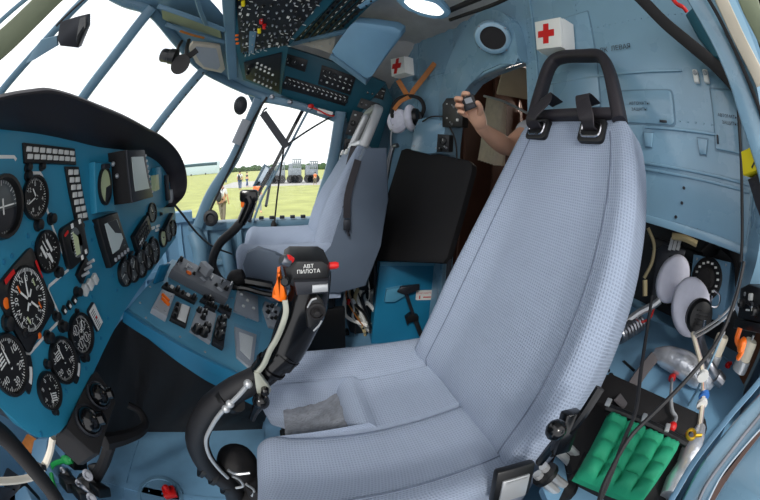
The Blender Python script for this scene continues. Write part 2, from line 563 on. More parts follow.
b = MB(); b.prism([pl.uv(*p) for p in [(193, 48), (196, 45), (216, 47), (220, 64), (217, 68), (204, 65), (199, 59)]], .008, .016, pl.M)
b.build('header_plate_inset', M_grey, hd)
b = MB(); b.tube([at(180, 31, 1.55), at(192, 35, 1.57), at(204, 38, 1.6)], .006, 6); b.build('header_strap', M_brown, hd)

# upper side: beam over the side window
b = MB(); b.sweep([at(262, 98, 1.97), at(300, 106, 1.97), at(345, 122, 1.98)], rrect(.05, .06, .012, 2), lambda q: CAM - q, k=4)
b.prism([(-.25, 1.42), (.62, 1.36), (.62, 1.9), (-.5, 1.9)], -.05, -.02, Matrix(((1, 0, 0, 0), (0, 0, -1, 1.95), (0, 1, 0, 0), (0, 0, 0, 1))))
bm_ = struct(b.build('wall_beam', M_frame))
b = MB()
for px, py in [(272, 97), (290, 102), (310, 108), (330, 115)]:
    q = at(px, py, 1.90); b.lathe([(.016, 0), (.016, .012), (.008, .018), (0, .018)], 10, frame(q, CAM - q), cap=False)
b.build('beam_fitting', M_steel, bm_)
b = MB(); b.tube([at(309, 106, 1.88), at(318, 110, 1.87), at(328, 115, 1.87), at(334, 116, 1.88)], .005, 6)
b.ball(at(311, 106, 1.87), (.018, .012, .014)); b.build('beam_handle', M_red, bm_)
pl = Pl(at(318, 107, 1.88), at(333, 112, 1.88), at(318, 113, 1.88))
b = MB(); b.prism([pl.uv(*p) for p in [(318, 108), (333, 112), (332, 116), (317, 113)]], 0, .003, pl.M); b.build('beam_label', M_paper, bm_)

# roof lining (quilted) and outer roof
b = MB(); n = 26; vs = []; fs = []
for i in range(n + 1):
    for j in range(n * 2 + 1):
        x = -.25 + 1.08 * i / n; y = -.3 + 2.05 * j / (2 * n)
        q = abs(math.sin((x + y) * PI / .13)) * abs(math.sin((x - y) * PI / .13))
        vs.append((x, y, 1.80 - .018 * q))
for i in range(n):
    for j in range(2 * n):
        a = i * (2 * n + 1) + j; fs.append((a, a + 1, a + 2 * n + 2, a + 2 * n + 1))
b.add(vs, fs); b.box((.3, .75, 1.84), (1.2, 2.2, .03))
b.sweep([(-.3, 1.86, 1.66), (.83, 1.86, 1.66)], [(-.17, -.17), (-.16, -.18), (.18, .16), (.17, .17)], V((0, 0, 1)))
ce = struct(b.build('ceiling', mat('roof_quilt_grey', (196, 192, 188), .8, var=.08, scale=14, bump=.1)))

# aft bulkhead with the arched doorway.  Local: x = towards the viewer's right (-Y), y = up
PB = Pl(V((.78, 0, 0)), V((.78, -1, 0)), V((.78, 0, 1)))
def by(y): return -y
b = MB()
YZ = lambda L: [(by(y), z) for y, z in L]
b.prism(YZ([(.84, .945), (.84, 1.95), (-.05, 1.95), (-.05, .945)]), -.03, 0, PB.M)
arch = [(1.36, 1.12), (1.345, 1.22), (1.31, 1.30), (1.25, 1.37), (1.17, 1.415), (1.05, 1.435), (.93, 1.44), (.84, 1.44)]
b.prism(YZ([(1.40, .0), (1.36, 0)] + arch + [(.84, 1.95), (1.40, 1.95)]), -.03, 0, PB.M)
# part behind the far seat, angled forward
PA = Pl(V((.78, 1.39, 0)), V((.62, 2.02, 0)), V((.78, 1.39, 1)))
W_ = (V((.62, 2.02, 0)) - V((.78, 1.39, 0))).length
PA2 = Pl(V((.62, 2.02, 0)), V((.78, 1.39, 0)), V((.62, 2.02, 1)))
b.prism([(0, 0), (W_, 0), (W_, 1.95), (0, 1.95)], -.03, 0, PA2.M)
# ribs and seams
for z, y0, y1 in ((1.335, .72, .22), (1.183, .36, .14), (1.09, .40, .04), (1.075, .40, .04)):
    b.box((by((y0 + y1) / 2), z, .003), (y0 - y1, .008, .006), PB.M, b=.0028)
b.box((by(.03), 1.4, .002), (.006, .95, .006), PB.M)
b.box((by(.78), 1.45, .004), (.012, 1.0, .008), PB.M, b=.003)
b.box((by(.4), .955, .004), (.84, .02, .008), PB.M, b=.003)
for k in range(44):
    z = .97 + .022 * k
    for y in (.81, .56):
        if y == .56 and not 1.2 < z < 1.7: continue
        b.ball((by(y), z, .001), (.0035, .0035, .003), PB.M, n=6, k=3)
for k in range(34):
    b.ball((by(.03 + .024 * k), 1.205, .001), (.003, .003, .003), PB.M, n=6, k=3)
    b.ball((by(.03 + .024 * k), 1.50, .001), (.003, .003, .003), PB.M, n=6, k=3)
for k in range(16):
    b.ball((.04 + .035 * k, 1.52, .001), (.004, .004, .003), PA2.M, n=6, k=3)
    b.ball((.33, .5 + .07 * k, .001), (.004, .004, .003), PA2.M, n=6, k=3)
b.box((.33, 1.1, .002), (.05, 1.6, .004), PA2.M); b.box((.33, 1.55, .002), (.6, .03, .004), PA2.M)
wa = struct(b.build('wall_aft', M_fus))

def hatch(pxs, r=.012, name='hatch_panel'):
    P = [PB.uv(*p) for p in pxs]
    bb = MB(); cx = sum(p[0] for p in P) / 4; cy = sum(p[1] for p in P) / 4
    w_ = max(p[0] for p in P) - min(p[0] for p in P); h_ = max(p[1] for p in P) - min(p[1] for p in P)
    bb.prism([(cx + x, cy + y) for x, y in rrect(w_, h_, r)], 0, .004, PB.M, b=.0015)
    bb.prism([(cx + x, cy + y) for x, y in rrect(w_ + .008, h_ + .008, r)], 0, .0012, PB.M, m=1)
    return bb.build(name, [M_fus, M_frame], wa), cx, cy, w_, h_

hatch([(622, 92), (672, 92), (672, 123), (622, 123)])
hatch([(715, 92), (736, 92), (738, 150), (716, 150)], .004)
hatch([(555, 20), (590, 20), (590, 105), (555, 105)], .006)
def wall_text(t, px, py, h, rot=0):
    u, v = PB.uv(px, py); bb = MB(); bb.text(t, PB.F(u, v, .0055, rot), h); return bb.build('wall_lettering', M_label, wa, smooth=False)
wall_text('РК  ЛЕВАЯ', 616, 49, .016)
wall_text('АВТОМАТЫ', 640, 104, .0085); wall_text('ЗАЩИТЫ', 640, 110, .0085)
wall_text('АВТОМАТЫ', 728, 117, .0075); wall_text('ЗАЩИТЫ', 730, 124, .0075)
# paint scuffs have their own shapes: small dull pits
b = MB()
for px, py in [(684, 188), (682, 203), (676, 217)]:
    u, v = PB.uv(px, py); b.lathe([(.004, 0), (.004, .003), (0, .003)], 10, PB.F(u, v), cap=False)
u, v = PB.uv(664, 122); b.box((u, v, .006), (.022, .006, .004), PB.M, b=.001)
u, v = PB.uv(718, 140); b.box((u, v, .006), (.005, .02, .006), PB.M, b=.001)
b.build('panel_stud', M_charcoal, wa)
u, v = PB.uv(697, 232)
b = MB(); b.prism([(u - .014, v), (u, v - .008), (u + .014, v), (u, v + .008)], 0, .002, PB.M)
b.prism([(u - .024, v + .001), (u - .018, v - .003), (u - .014, v + .001), (u - .018, v + .005)], 0, .002, PB.M, m=1); b.build('maker_badge', [M_label, M_red], wa)
for i, (px, py) in enumerate([(649, 140), (703, 147)]):
    u, v = PB.uv(px, py); bb = MB()
    bb.prism([(u - .016, v + .018), (u + .016, v + .018), (u + .010, v - .018), (u - .010, v - .018)], 0, .007, PB.M, b=.003)
    bb.prism([(u - .018, v + .021), (u + .018, v + .021), (u + .011, v - .021), (u - .011, v - .021)], 0, .002, PB.M, m=1)
    bb.build('wall_cup', [M_fus, M_frame], wa)
for px in (697, 707):
    u, v = PB.uv(px, 78); bb = MB(); bb.box((u, v, .008), (.016, .034, .016), PB.M, b=.004); bb.lathe([(.006, 0), (.006, .02), (0, .022)], 10, PB.F(u, v + .006), m=1, cap=False)
    bb.build('wall_latch', [M_white, M_grey], wa)
# raised arch surround with the round hole
bulge = [(446, 118), (449, 92), (456, 66), (466, 44), (478, 26), (492, 15), (506, 14), (518, 22), (525, 40), (528, 64)]
P = [PB.uv(*p) for p in bulge]; P = [(p.x, p.y) for p in smoothpath([(x, y, 0) for x, y in P], 4)]
inner = [(by(y), z) for y, z in arch][::-1]
b = MB(); b.prism(P + inner, 0, .05, PB.M, b=.022)
b.sweep([PB.at(x, y, .03) for x, y in inner], rrect(.022, .03, .008), V((-1, 0, 0)))
b.sweep([PB.at(by(1.36), z, .02) for z in (0, .6, 1.12)], rrect(.03, .03, .008), V((-1, 0, 0)))
ar = struct(b.build('trim_1', M_fus))
q0 = PB.w(493, 38); q0 = q0 + (CAM - q0).normalized() * .20; FB = frame(q0, (CAM - q0) + V((0, 0, -.15)))
b = MB(); b.lathe([(.080, -.24), (.084, -.02), (.076, .0), (.066, .005), (.056, .004), (.054, -.02)], 32, FB @ Matrix.Diagonal((.88, .85, 1, 1)), cap=False); b.build('vent_boss', M_fus, ar)
b = MB(); b.lathe([(.056, -.004), (.0, -.004)], 28, FB @ Matrix.Diagonal((.88, .85, 1, 1)), cap=False); b.build('vent_hole', M_blackm, ar)
for k in range(4):
    a = PI / 4 + k * PI / 2; b = MB(); b.ball((.068 * math.cos(a), .064 * math.sin(a), .004), .004, FB, n=6, k=4); b.build('vent_screw', M_steel, ar)

# recess below the bulkhead, beside the near seat, and the cabin behind the doorway
PSH = Pl(at(580, 432, .67), at(690, 470, .72), at(612, 372, .80))      # sloping shelf beside the near seat
b = MB()
b.box((.96, .845, .47), (.36, .03, .95)); b.box((1.12, .4, .62), (.14, .9, .03))
b.prism([PSH.uv(*p) for p in [(548, 476), (584, 376), (596, 338), (622, 318), (652, 306), (700, 322), (740, 352), (752, 372), (744, 430), (700, 500), (640, 540), (566, 520)]], -.08, -.05, PSH.M)
b.box((1.0, .4, .28), (.03, .88, .54))
for k in range(9):
    b.lathe([(.007, 0), (.007, .002), (0, .002)], 8, PSH.F(*PSH.uv(606 + 3.4 * k, 348 + 4.2 * k), -.05), cap=False, m=1)
b.box((1.02, -.17, .62), (.5, .03, .75))
b.box((0, 0, 0), (.05, .008, .004), PSH.F(*PSH.uv(634, 352), -.049, -.5), m=1)
struct(b.build('wall_recess', [M_fusd, M_dark]))
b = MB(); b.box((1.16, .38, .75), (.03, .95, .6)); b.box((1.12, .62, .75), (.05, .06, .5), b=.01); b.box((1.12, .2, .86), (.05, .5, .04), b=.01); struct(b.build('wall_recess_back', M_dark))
b = MB()
b.box((3.2, 1.0, 1.0), (.05, 3.2, 2.1)); b.box((2.0, 2.3, 1.0), (2.4, .05, 2.1)); b.box((2.0, -.25, 1.0), (2.4, .05, 2.1)); b.box((2.0, 1.0, 1.95), (2.45, 2.7, .05)); b.box((2.0, 1.0, -.03), (2.42, 2.7, .05))
for k in range(6):
    b.box((1.4 + .3 * k, 2.26, 1.0), (.03, .03, 1.9)); b.box((3.16, .1 + .35 * k, 1.0), (.03, .03, 1.9))
struct(b.build('wall_cabin', M_cabin))

# near side: wall strip, door frame and sill around the open pilot's window
PN = Pl(V((.78, .03, 0)), V((.30, -.12, 0)), V((.78, .03, 1)))
b = MB(); b.prism([(0, .84), (.08, .84), (.12, .95), (.12, 1.3), (.07, 1.6), (0, 1.7)], -.03, 0, PN.M)
b.box((.0, .95, .003), (.012, .9, .006), PN.M, b=.002)
struct(b.build('wall_left', M_fus))
def nearpost(name, pts, w, d, m):
    return post(name, pts, w, d, m, k=6)
nearpost('trim_2', [(688, -16, .62), (704, 10, .60), (722, 42, .58), (738, 78, .56), (752, 122, .55), (770, 180, .54)], .045, .03, M_fus)
nearpost('trim_3', [(716, -12, .56), (728, 14, .55), (742, 44, .54), (762, 84, .53)], .028, .02, M_beige)
nearpost('trim_4', [(700, -14, .58), (716, 12, .56), (732, 44, .55), (748, 80, .54), (765, 125, .54)], .008, .03, M_blackm)
nearpost('trim_5', [(744, -14, .53), (752, 10, .52), (770, 46, .51)], .04, .02, M_olive)
# rubber seal, broadened to stand in for the darkness beyond it, that follows the curve of the roof down to the side wall
post('trim_6', [(636, -6, .83), (664, 22, .82), (690, 44, .80), (716, 66, .79), (738, 90, .78), (756, 116, .77)], .036, .02, M_blackm, k=6)
# door sill, lower right
post('trim_7', [(775, 395, .48), (742, 432, .47), (712, 470, .47), (688, 515, .48)], .045, .04, M_fus, k=6)
post('trim_8', [(762, 378, .55), (728, 418, .55), (694, 462, .55), (668, 505, .56)], .012, .02, M_fusd, k=6)
post('trim_11', [(812, 420, .45), (778, 466, .44), (752, 500, .44), (728, 545, .45)], .12, .03, M_fus, k=6)
post('trim_9', [(772, 400, .465), (740, 440, .455), (708, 482, .455), (694, 512, .46)], .006, .02, M_steel, k=6)
b = MB(); b.box((.33, -.13, .30), (.96, .04, .60)); struct(b.build('wall_left_lower', M_fusd))
# ================================================================ crew seats
def lerp(a, b, t): return a + (b - a) * t
def interp(tab, s):
    for (s0, *a), (s1, *c_) in zip(tab, tab[1:]):
        if s <= s1:
            t = (s - s0) / (s1 - s0); return [lerp(x, y, t) for x, y in zip(a, c_)]
    return list(tab[-1][1:])


def seat_back(yc, path, wid, thick, bol, n=40, shift=0.0):
    """Padded backrest: a dished front with side bolsters, wrapped round to a flat back. path: (s,x,z) front centre line; wid: (s, half width)."""
    rings = []; uvs = []
    S = [0, .05, .1, .16, .22, .28, .34, .4, .46, .52, .58, .64, .7, .76, .82, .87, .91, .94, .965, .985, 1.0]
    acc = 0; last = None
    for s in S:
        x, z = interp(path, s); x2, z2 = interp(path, min(1, s + .02)); x1, z1 = interp(path, max(0, s - .02))
        t = V((x2 - x1, 0, z2 - z1)).normalized(); nrm = V((-t.z, 0, t.x))          # forward
        hw = interp(wid, s)[0]; bo = interp(bol, s)[0]
        if last: acc += math.hypot(x - last[0], z - last[1])
        last = (x, z)
        cap = 1 if s < .93 else math.sqrt(max(0, 1 - ((s - .93) / .072) ** 2))
        T = thick * (.35 + .65 * cap)
        prof = []
        for k in range(n + 1):                                                      # front, from -hw to +hw
            q = -1 + 2 * k / n; a = abs(q)
            d = bo * (max(0, (a - .45) / .4) ** 1.4 if a < .85 else 1 - .9 * ((a - .85) / .15) ** 2.2)
            prof.append((q * hw, d - (thick - T) * .5))
        prof += [(hw * 1.0, -T * .25), (hw * .99, -T * .7), (hw * .9, -T), (-hw * .9, -T), (-hw * .99, -T * .7), (-hw * 1.0, -T * .25)]
        ring = []; uv = []; L = 0; lp = None
        for y, d in prof:
            p = V((x, yc + shift * max(0, s - .3) + y, z)) + nrm * d
            if lp is not None: L += (p - lp).length
            lp = p; ring.append(p); uv.append((L, acc))
        rings.append(ring); uvs.append(uv)
    mb = MB(); mb.loft(rings, uvs=uvs)
    return mb, rings


def seat_cushion(y0, y1, xf, xr, z_c, z_b, zbot, notch=None, dip=.0, lobe=0.0):
    """Cushion lofted across the seat; a notch lets the control stick through."""
    ys = [y0, y0 + .004, y0 + .012, y0 + .025, y0 + .045, y0 + .07, y0 + .10, y0 + .13]
    mid = [y0 + .13 + (y1 - y0 - .26) * k / 14 for k in range(1, 14)]
    ys += mid + [y1 - .13, y1 - .10, y1 - .07, y1 - .045, y1 - .025, y1 - .012, y1 - .004, y1]
    if notch:
        na, nb, xn = notch
        ys = sorted(set([y for y in ys if not (na - .02 < y < na + .02 or nb - .02 < y < nb + .02)] + [na - .018, na - .008, na - .002, na + .002, na + .008, nb - .008, nb - .002, nb + .002, nb + .008, nb + .018]))
    rings = []; uvs = []
    for y in ys:
        e = min(y - y0, y1 - y)
        rnd = 1 if e > .05 else math.sqrt(max(0, 1 - (1 - e / .05) ** 2))
        tt = max(0, 1 - e / .16); zt = z_c + (z_b - z_c) * tt ** 1.3
        zt = zt - .05 * (1 - rnd)
        f = xf + .03 * (1 - rnd)
        k = 0
        if notch:
            na, nb, xn = notch
            if na < y < nb:
                f = xn
            d = min(abs(y - na), abs(y - nb))
            if d < .02 and not na < y < nb:
                zt -= .012 * (1 - d / .02) ** 2; f += .012 * (1 - d / .02) ** 2
        R_ = .045 if f < xr - .1 else .02
        pr = [(f + .05, zbot), (f + .015, zbot + .02), (f + .004, lerp(zbot, zt, .4)), (f, zt - R_ * 1.3)]
        for j in range(1, 7):
            a = PI / 2 * j / 6; pr.append((f + R_ * (1 - math.cos(a)), zt - R_ * 1.3 + R_ * 1.3 * math.sin(a)))
        for j in range(1, 15):
            q = j / 14; x = lerp(f + R_, xr, q); X = (x - xf) / (xr - xf)
            pr.append((x, zt - dip * math.sin(PI * min(1, max(0, X))) * (1 - tt) + lobe * max(0, 1 - X * 3) ** 2 * 0))
        pr += [(xr + .04, zt - .02), (xr + .05, zbot)]
        ring = []; uv = []; L = 0; lp = None
        for x, z in pr:
            p = V((x, y, z))
            if lp is not None: L += (p - lp).length
            lp = p; ring.append(p); uv.append((L, y - y0 + (zt if rnd < 1 else 0) * 0))
        rings.append(ring); uvs.append(uv)
    # keep the weave even on the end walls
    base = 0
    for i in range(1, len(ys)):
        base += (rings[i][9] - rings[i - 1][9]).length
        uvs[i] = [(u, base) for u, _ in uvs[i]]
    mb = MB(); mb.loft(rings, uvs=uvs); return mb, rings


seat = thing('pilot_seat', (.2, .48, 0), 'large light grey woven fabric pilot seat nearest the viewer with tall black open headrest', 'seat', 'crew seats')
path = [(0, .375, .43), (.07, .352, .475), (.15, .372, .53), (.5, .487, .82), (.8, .585, 1.06), (1, .635, 1.185)]
wid = [(0, .25), (.1, .265), (.35, .258), (.55, .242), (.7, .222), (.85, .196), (.93, .18), (.97, .158), (1, .12)]
bol = [(0, .012), (.1, .035), (.35, .042), (.7, .02), (1, .006)]
mb, rg = seat_back(.465, path, wid, .10, bol, shift=.06)
sb = mb.build('backrest', M_fabric, seat, ang=60)
def seam(idx, parent, i0=1, i1=17):
    q = MB(); q.tube([r[idx] + V((-.0005, 0, .0005)) for r in rg[i0:i1]], .0016, 5, smooth=False); return q.build('seam', M_seam, parent)
seam(6, sb); seam(34, sb)
mb, rc = seat_cushion(.20, .765, -.125, .37, .475, .53, .30, notch=(.475, .645, .09), dip=.02)
sc_ = mb.build('seat_cushion', M_fabric, seat, ang=60)
q = MB(); q.tube([rc[5][i] + V((0, 0, .0008)) for i in range(9, 24)], .0016, 5, smooth=False); q.build('seam', M_seam, sc_)
q = MB(); q.tube([(r[23]) + V((-.004, 0, .001)) for r in rc[4:-4]], .002, 5, smooth=False); q.build('seam', M_seam, sc_)
# loose grey lining at the bottom of the notch
q = MB(); n_ = 14; vs = []; fs = []
for i in range(n_ + 1):
    for j in range(n_ + 1):
        vs.append((-.06 + .155 * i / n_, .475 + .17 * j / n_, .385 + .05 * (i / n_) ** 2 + random.uniform(-.004, .004)))
for i in range(n_):
    for j in range(n_):
        a = i * (n_ + 1) + j; fs.append((a, a + 1, a + n_ + 2, a + n_ + 1))
q.add(vs, fs); q.build('notch_lining', M_fluff, seat)
q = MB(); q.box((.14, .48, .27), (.44, .46, .07), b=.02); q.box((.45, .465, .45), (.06, .42, .3), b=.015)
for y in (.28, .68):
    q.box((.16, y, .13), (.5, .03, .24), b=.005); q.box((.16, y, .015), (.66, .05, .03), b=.005)
q.build('seat_base', M_black, seat)

def pback(s, y, off=0.0):
    x, z = interp(path, s); return V((x, y, z)) + V((-.93, 0, .36)) * off
# headrest: a rounded loop on the plane of the backrest
PH = Pl(V((.615, .7, 1.14)), V((.615, .3, 1.14)), V((.725, .7, 1.40)))
hp = [PH.uv(*p) for p in [(533, 122), (540, 96), (549, 68), (560, 58), (584, 56), (601, 57), (609, 70), (615, 95), (620, 122)]]
P3 = smoothpath([PH.at(u, v, 0) for u, v in hp], 4)
q = MB(); q.sweep(P3, rrect(.034, .04, .012, 3), PH.n); u0, v0 = hp[0]; u1, v1 = hp[-1]
q.sweep([PH.at(u0, v0 + .018), PH.at(u1, v1 + .018)], rrect(.030, .034, .010, 3), PH.n)
q.build('headrest', M_hood, seat)
for (px, py), (px2, py2), wpx in (((553, 106), (540, 131), .045), ((590, 106), (594, 133), .045)):
    a = PH.w(px, py + 5) + PH.n * .028; b_ = PB and aX(px2, py2, .0) if False else None
    PBk = Pl(V((.63, .7, 1.17)), V((.63, .3, 1.17)), V((.56, .7, .99)))
    e = PBk.w(px2, py2) + PBk.n * .016
    sl = MB(); u, v = PBk.uv(px2, py2)
    sl.prism([(u + x, v + y) for x, y in rrect(.078, .062, .012)], -.005, .014, PBk.M, b=.004)
    so_ = sl.build('strap_slot', M_black, seat)
    rg_ = MB(); rg_.sweep([PBk.at(u + x, v + y, .016) for x, y in rrect(.056, .038, .012)], [(.003 * math.cos(k), .003 * math.sin(k)) for k in (0, 1.05, 2.1, 3.14, 4.19, 5.24)], PBk.n, closed=True)
    rg_.build('slot_ring', M_chrome, so_)
    st = MB(); st.sweep([PH.w(px, py - 6) - PH.n * .02, PH.w(px, py - 3) + PH.n * .03, PH.w(px, py + 3) + PH.n * .034, e + PBk.n * .02 + V((0, 0, .02)), e + PBk.n * .006, e - PBk.n * .03], rrect(.042, .004, .0015, 1), PBk.n, k=5)
    st.build('shoulder_strap', M_blackg if False else M_hood, seat)
# buckle and adjuster on the near side
bk = MB(); Fb = frame(aY(512, 482, .185), V((-.2, -1, .45)))
bk.box((0, 0, 0), (.075, .075, .02), Fb, b=.006); ob = bk.build('lap_buckle', M_black, seat)
bk = MB(); bk.box((0, -.008, .012), (.052, .05, .006), Fb, b=.002); bk.box((0, .012, .016), (.04, .004, .004), Fb); bk.build('buckle_plate', M_lgrey, ob)
lv = MB(); lv.tube([aY(600, 388, .15), aY(575, 425, .15), aY(556, 442, .16), aY(540, 462, .17)], .008, 8)
lv.ball(aY(556, 430, .14), .014); lv.box((0, 0, 0), (.03, .07, .02), frame(aY(566, 432, .155), V((-.3, -1, .3))), b=.004)
lv.build('height_lever', M_blackg, seat)

# ---- far seat, seen from its left side
fs_ = thing('copilot_seat', (.1, 1.52, 0), 'far grey crew seat under the side window seen from its dark grey side', 'seat', 'crew seats')
path2 = [(0, .17, .56), (.07, .135, .61), (.2, .145, .68), (.5, .205, .86), (.8, .265, 1.0), (1, .32, 1.115)]
path_keep = path; path = path2
mb, rg2 = seat_back(1.525, path2, [(0, .2), (.15, .215), (.6, .2), (.9, .17), (1, .14)], .095, bol)
sb2 = mb.build('backrest', M_fabric, fs_, ang=60)
q = MB(); q.tube([r[6] for r in rg2[1:17]], .002, 5, smooth=False); q.build('seam', M_seam, sb2)
mb, _ = seat_cushion(1.30, 1.75, -.245, .17, .645, .70, .42, dip=.05)
mb.build('seat_cushion', M_fabric, fs_, ang=60)
# moulded grey side shells
PS = Pl(V((0, 1.29, .5)), V((1, 1.29, .5)), V((0, 1.29, 1.5)))
shell = [(243, 264), (247, 252), (258, 247), (276, 252), (296, 262), (316, 264), (332, 246), (342, 214), (353, 178), (364, 148), (386, 148), (388, 200), (380, 245), (366, 285), (338, 293), (300, 290), (262, 283), (246, 276)]
poly = [PS.uv(*p) for p in shell]
q = MB(); q.prism(poly, -.02, .012, PS.M, b=.008); q.build('side_shell', M_shell, fs_)
q = MB(); q.box((.0, 1.525, .38), (.40, .36, .08), b=.02); q.box((.34, 1.525, .72), (.05, .36, .6), b=.02)
for y in (1.37, 1.68):
    q.box((.05, y, .17), (.4, .03, .34), b=.005); q.box((.03, y, .015), (.6, .05, .03), b=.005)
q.build('seat_base', M_black, fs_)
PH2 = Pl(V((.33, 1.66, 1.1)), V((.33, 1.36, 1.1)), V((.40, 1.66, 1.28)))
P3 = smoothpath([PH2.at(x, y) for x, y in [(.02, -.01), (.03, .10), (.05, .185), (.08, .20), (.15, .2), (.22, .2), (.25, .185), (.27, .10), (.28, -.01)]], 4)
q = MB(); q.sweep(P3, rrect(.03, .045, .01, 2), PH2.n); q.sweep([PH2.at(.02, .01), PH2.at(.28, .01)], rrect(.03, .04, .01, 2), PH2.n)
ho = q.build('headrest', M_lgrey, fs_)
q = MB(); q.box((.15, .1, -.015), (.21, .17, .012), PH2.M); q.build('headrest_web', M_black, ho)
PB2 = Pl(V((.285, 1.66, 1.085)), V((.285, 1.36, 1.085)), V((.20, 1.66, .85)))
for u in (.09, .20):
    q = MB(); q.box((u, -.02, .012), (.03, .028, .012), PB2.M, b=.004); q.build('strap_slot', M_cap, fs_)
    pass
q = MB(); q.sweep([aY(354, 146, 1.42), aY(349, 165, 1.40), aY(345, 190, 1.36), aY(346, 214, 1.29)], rrect(.03, .004, .001, 1), V((-.6, -.8, 0)), k=4); q.build('shoulder_strap', M_hood, fs_)
q = MB(); q.sweep([aY(358, 160, 1.27), aY(348, 195, 1.262), aY(347, 218, 1.262)], rrect(.03, .004, .001, 1), V((0, -1, 0)), k=4); q.build('shoulder_strap', M_hood, fs_)
q = MB(); q.box((0, 0, 0), (.03, .045, .01), frame(aY(347, 225, 1.26), V((0, -1, 0))), b=.003); q.tube([aY(347, 230, 1.26), aY(349, 236, 1.26)], .006, 6); q.build('strap_buckle', M_charcoal, fs_)
path = path_keep
# ================================================================ instrument panel
PX = -.45
PP = Pl(V((PX, 0, 0)), V((PX, 1, 0)), V((PX, 0, 1)))
ip = thing('instrument_panel', (PX, .6, .64), 'bright blue instrument panel full of dials under a black glare shield', 'instrument panel')
out = [(-60, 118), (0, 122), (25, 128), (60, 134), (100, 142), (140, 146), (158, 152), (168, 168), (173, 190), (176, 216), (176, 238), (150, 274), (125, 310), (104, 350), (85, 392), (68, 424), (60, 433), (50, 438), (38, 438), (22, 428), (8, 412), (-20, 388), (-60, 350)]
pts = [PP.uv(*p) for p in out]
b = MB(); b.prism(pts, -.03, 0, PP.M, b=.003)
face = b.build('panel_face', M_panel, ip)
b = MB(); b.prism([(-.02 if False else x, y) for x, y in [(p[0] * .985 + .008, p[1] * .985 + .012) for p in pts]], -.16, -.03, PP.M); b.build('panel_housing', M_charcoal, ip)
# glare shield: thick hood over the top and down the far end
LIP = [(-60, 118, -.345), (-20, 104, -.345), (10, 95, -.35), (35, 91, -.355), (52, 90, -.36), (75, 96, -.365), (100, 106, -.37), (125, 116, -.38), (146, 126, -.385), (164, 138, -.39), (177, 151, -.395), (184, 166, -.40), (186, 182, -.40), (183, 194, -.405), (173, 205, -.41)]
JN = [(-60, 138), (-20, 128), (10, 130), (35, 133), (52, 136), (75, 141), (100, 147), (125, 150), (140, 153), (152, 158), (161, 165), (167, 174), (170, 184), (171, 194), (171, 203)]
Lp = smoothpath([aX(p[0], p[1] + (5 if p[0] < 150 else 2), p[2]) for p in LIP], 4); Jp = smoothpath([aX(*p, PX + .002) for p in JN], 4)
cen = V((-.5, .6, .85)); rings = []
for l, j in zip(Lp, Jp):
    up = V((0, l.y - cen.y, l.z - cen.z)).normalized() * .014
    o1 = l + up * .5; o2 = l + up; bk = V((-.78, l.y + up.y, l.z + up.z - .02)); bi = V((-.78, j.y, j.z)); 
    rings.append([j, lerp(j, l, .5) + up * -.2, l - V((.004, 0, 0)), l + up * .2 + V((.002, 0, 0)), o1 + V((.003, 0, 0)), o2 - V((.004, 0, 0)), lerp(o2, bk, .5) + up * .6, bk, bi])
b = MB(); b.loft(rings); b.build('glare_shield', M_hood, ip, ang=50)

DIG = ['0', '1', '2', '3', '4', '5', '6', '7', '8', '9']
def gauge(top, bot, name='gauge', face=None, tilt=0.0, nums=(), ticks=36, needle=(40,), nums_h=.2, square=False, knob=None, depth=.014, rim=.12, M=None, parent=None, pl=PP, span=360, start=90, needle_mat=None, extra=None, asp=1.0):
    a, c_ = V(pl.uv(*top)), V(pl.uv(*bot)); cx, cy = (a + c_) / 2; r = (a - c_).length / 2
    F = pl.F(cx, cy, 0, tilt); b = MB()
    n = 28
    if square:
        s_ = r * 1.02
        b.prism(rrect(2 * s_ * asp, 2 * s_, r * .18), -.002, depth * .6, m=0, b=.002)
        ri = r * .86 * min(1, asp)
    else:
        ri = r * (1 - rim)
    if not square:
        b.lathe([(r, 0), (r, depth * .7), (r * .97, depth), (ri, depth), (ri * .97, depth * .35)], n, cap=False)
    else:
        b.lathe([(ri * 1.04, depth * .6), (ri * 1.02, depth), (ri, depth), (ri * .97, depth * .7)], n, cap=False)
    zf = depth * (.4 if not square else .75)
    b.lathe([(ri * .985, zf), (0, zf)], n, m=1, cap=False)
    z = zf + .0006
    for k in range(ticks):
        t = math.radians(start - span * k / ticks); l = .16 if k % 5 == 0 else .09
        w = .012 * r * (1.6 if k % 5 == 0 else 1)
        R1 = ri * .95; R0 = R1 - r * l; ca, sa = math.cos(t), math.sin(t)
        b.add([(R0 * ca - w * sa, R0 * sa + w * ca, z), (R0 * ca + w * sa, R0 * sa - w * ca, z), (R1 * ca + w * sa, R1 * sa - w * ca, z), (R1 * ca - w * sa, R1 * sa + w * ca, z)], [(0, 1, 2, 3)], 2)
    for k, s in enumerate(nums):
        t = math.radians(start - span * k / len(nums)); R = ri * .66
        b.text(s, Matrix.Translation((R * math.cos(t), R * math.sin(t), z)), r * nums_h, 2)
    if extra: extra(b, r, ri, z)
    g = b.build(name, [M_black, face or M_gface, M_white], parent or ip, F)
    for i, t in enumerate(needle):
        nb = MB(); L = ri * (.78 if i == 0 else .55); w = r * (.035 if i == 0 else .05)
        nb.prism([(-w, -L * .22), (w, -L * .22), (w * .6, L * .85), (0, L), (-w * .6, L * .85)], z + .001 + .001 * i, z + .0018 + .001 * i, Matrix.Rotation(math.radians(t - 90), 4, 'Z'))
        if i == 0: nb.lathe([(r * .08, z), (r * .08, z + .004), (0, z + .004)], 10, cap=False, m=1)
        nb.build('needle', [needle_mat or M_white, M_black], g, F)
    return g, F, r


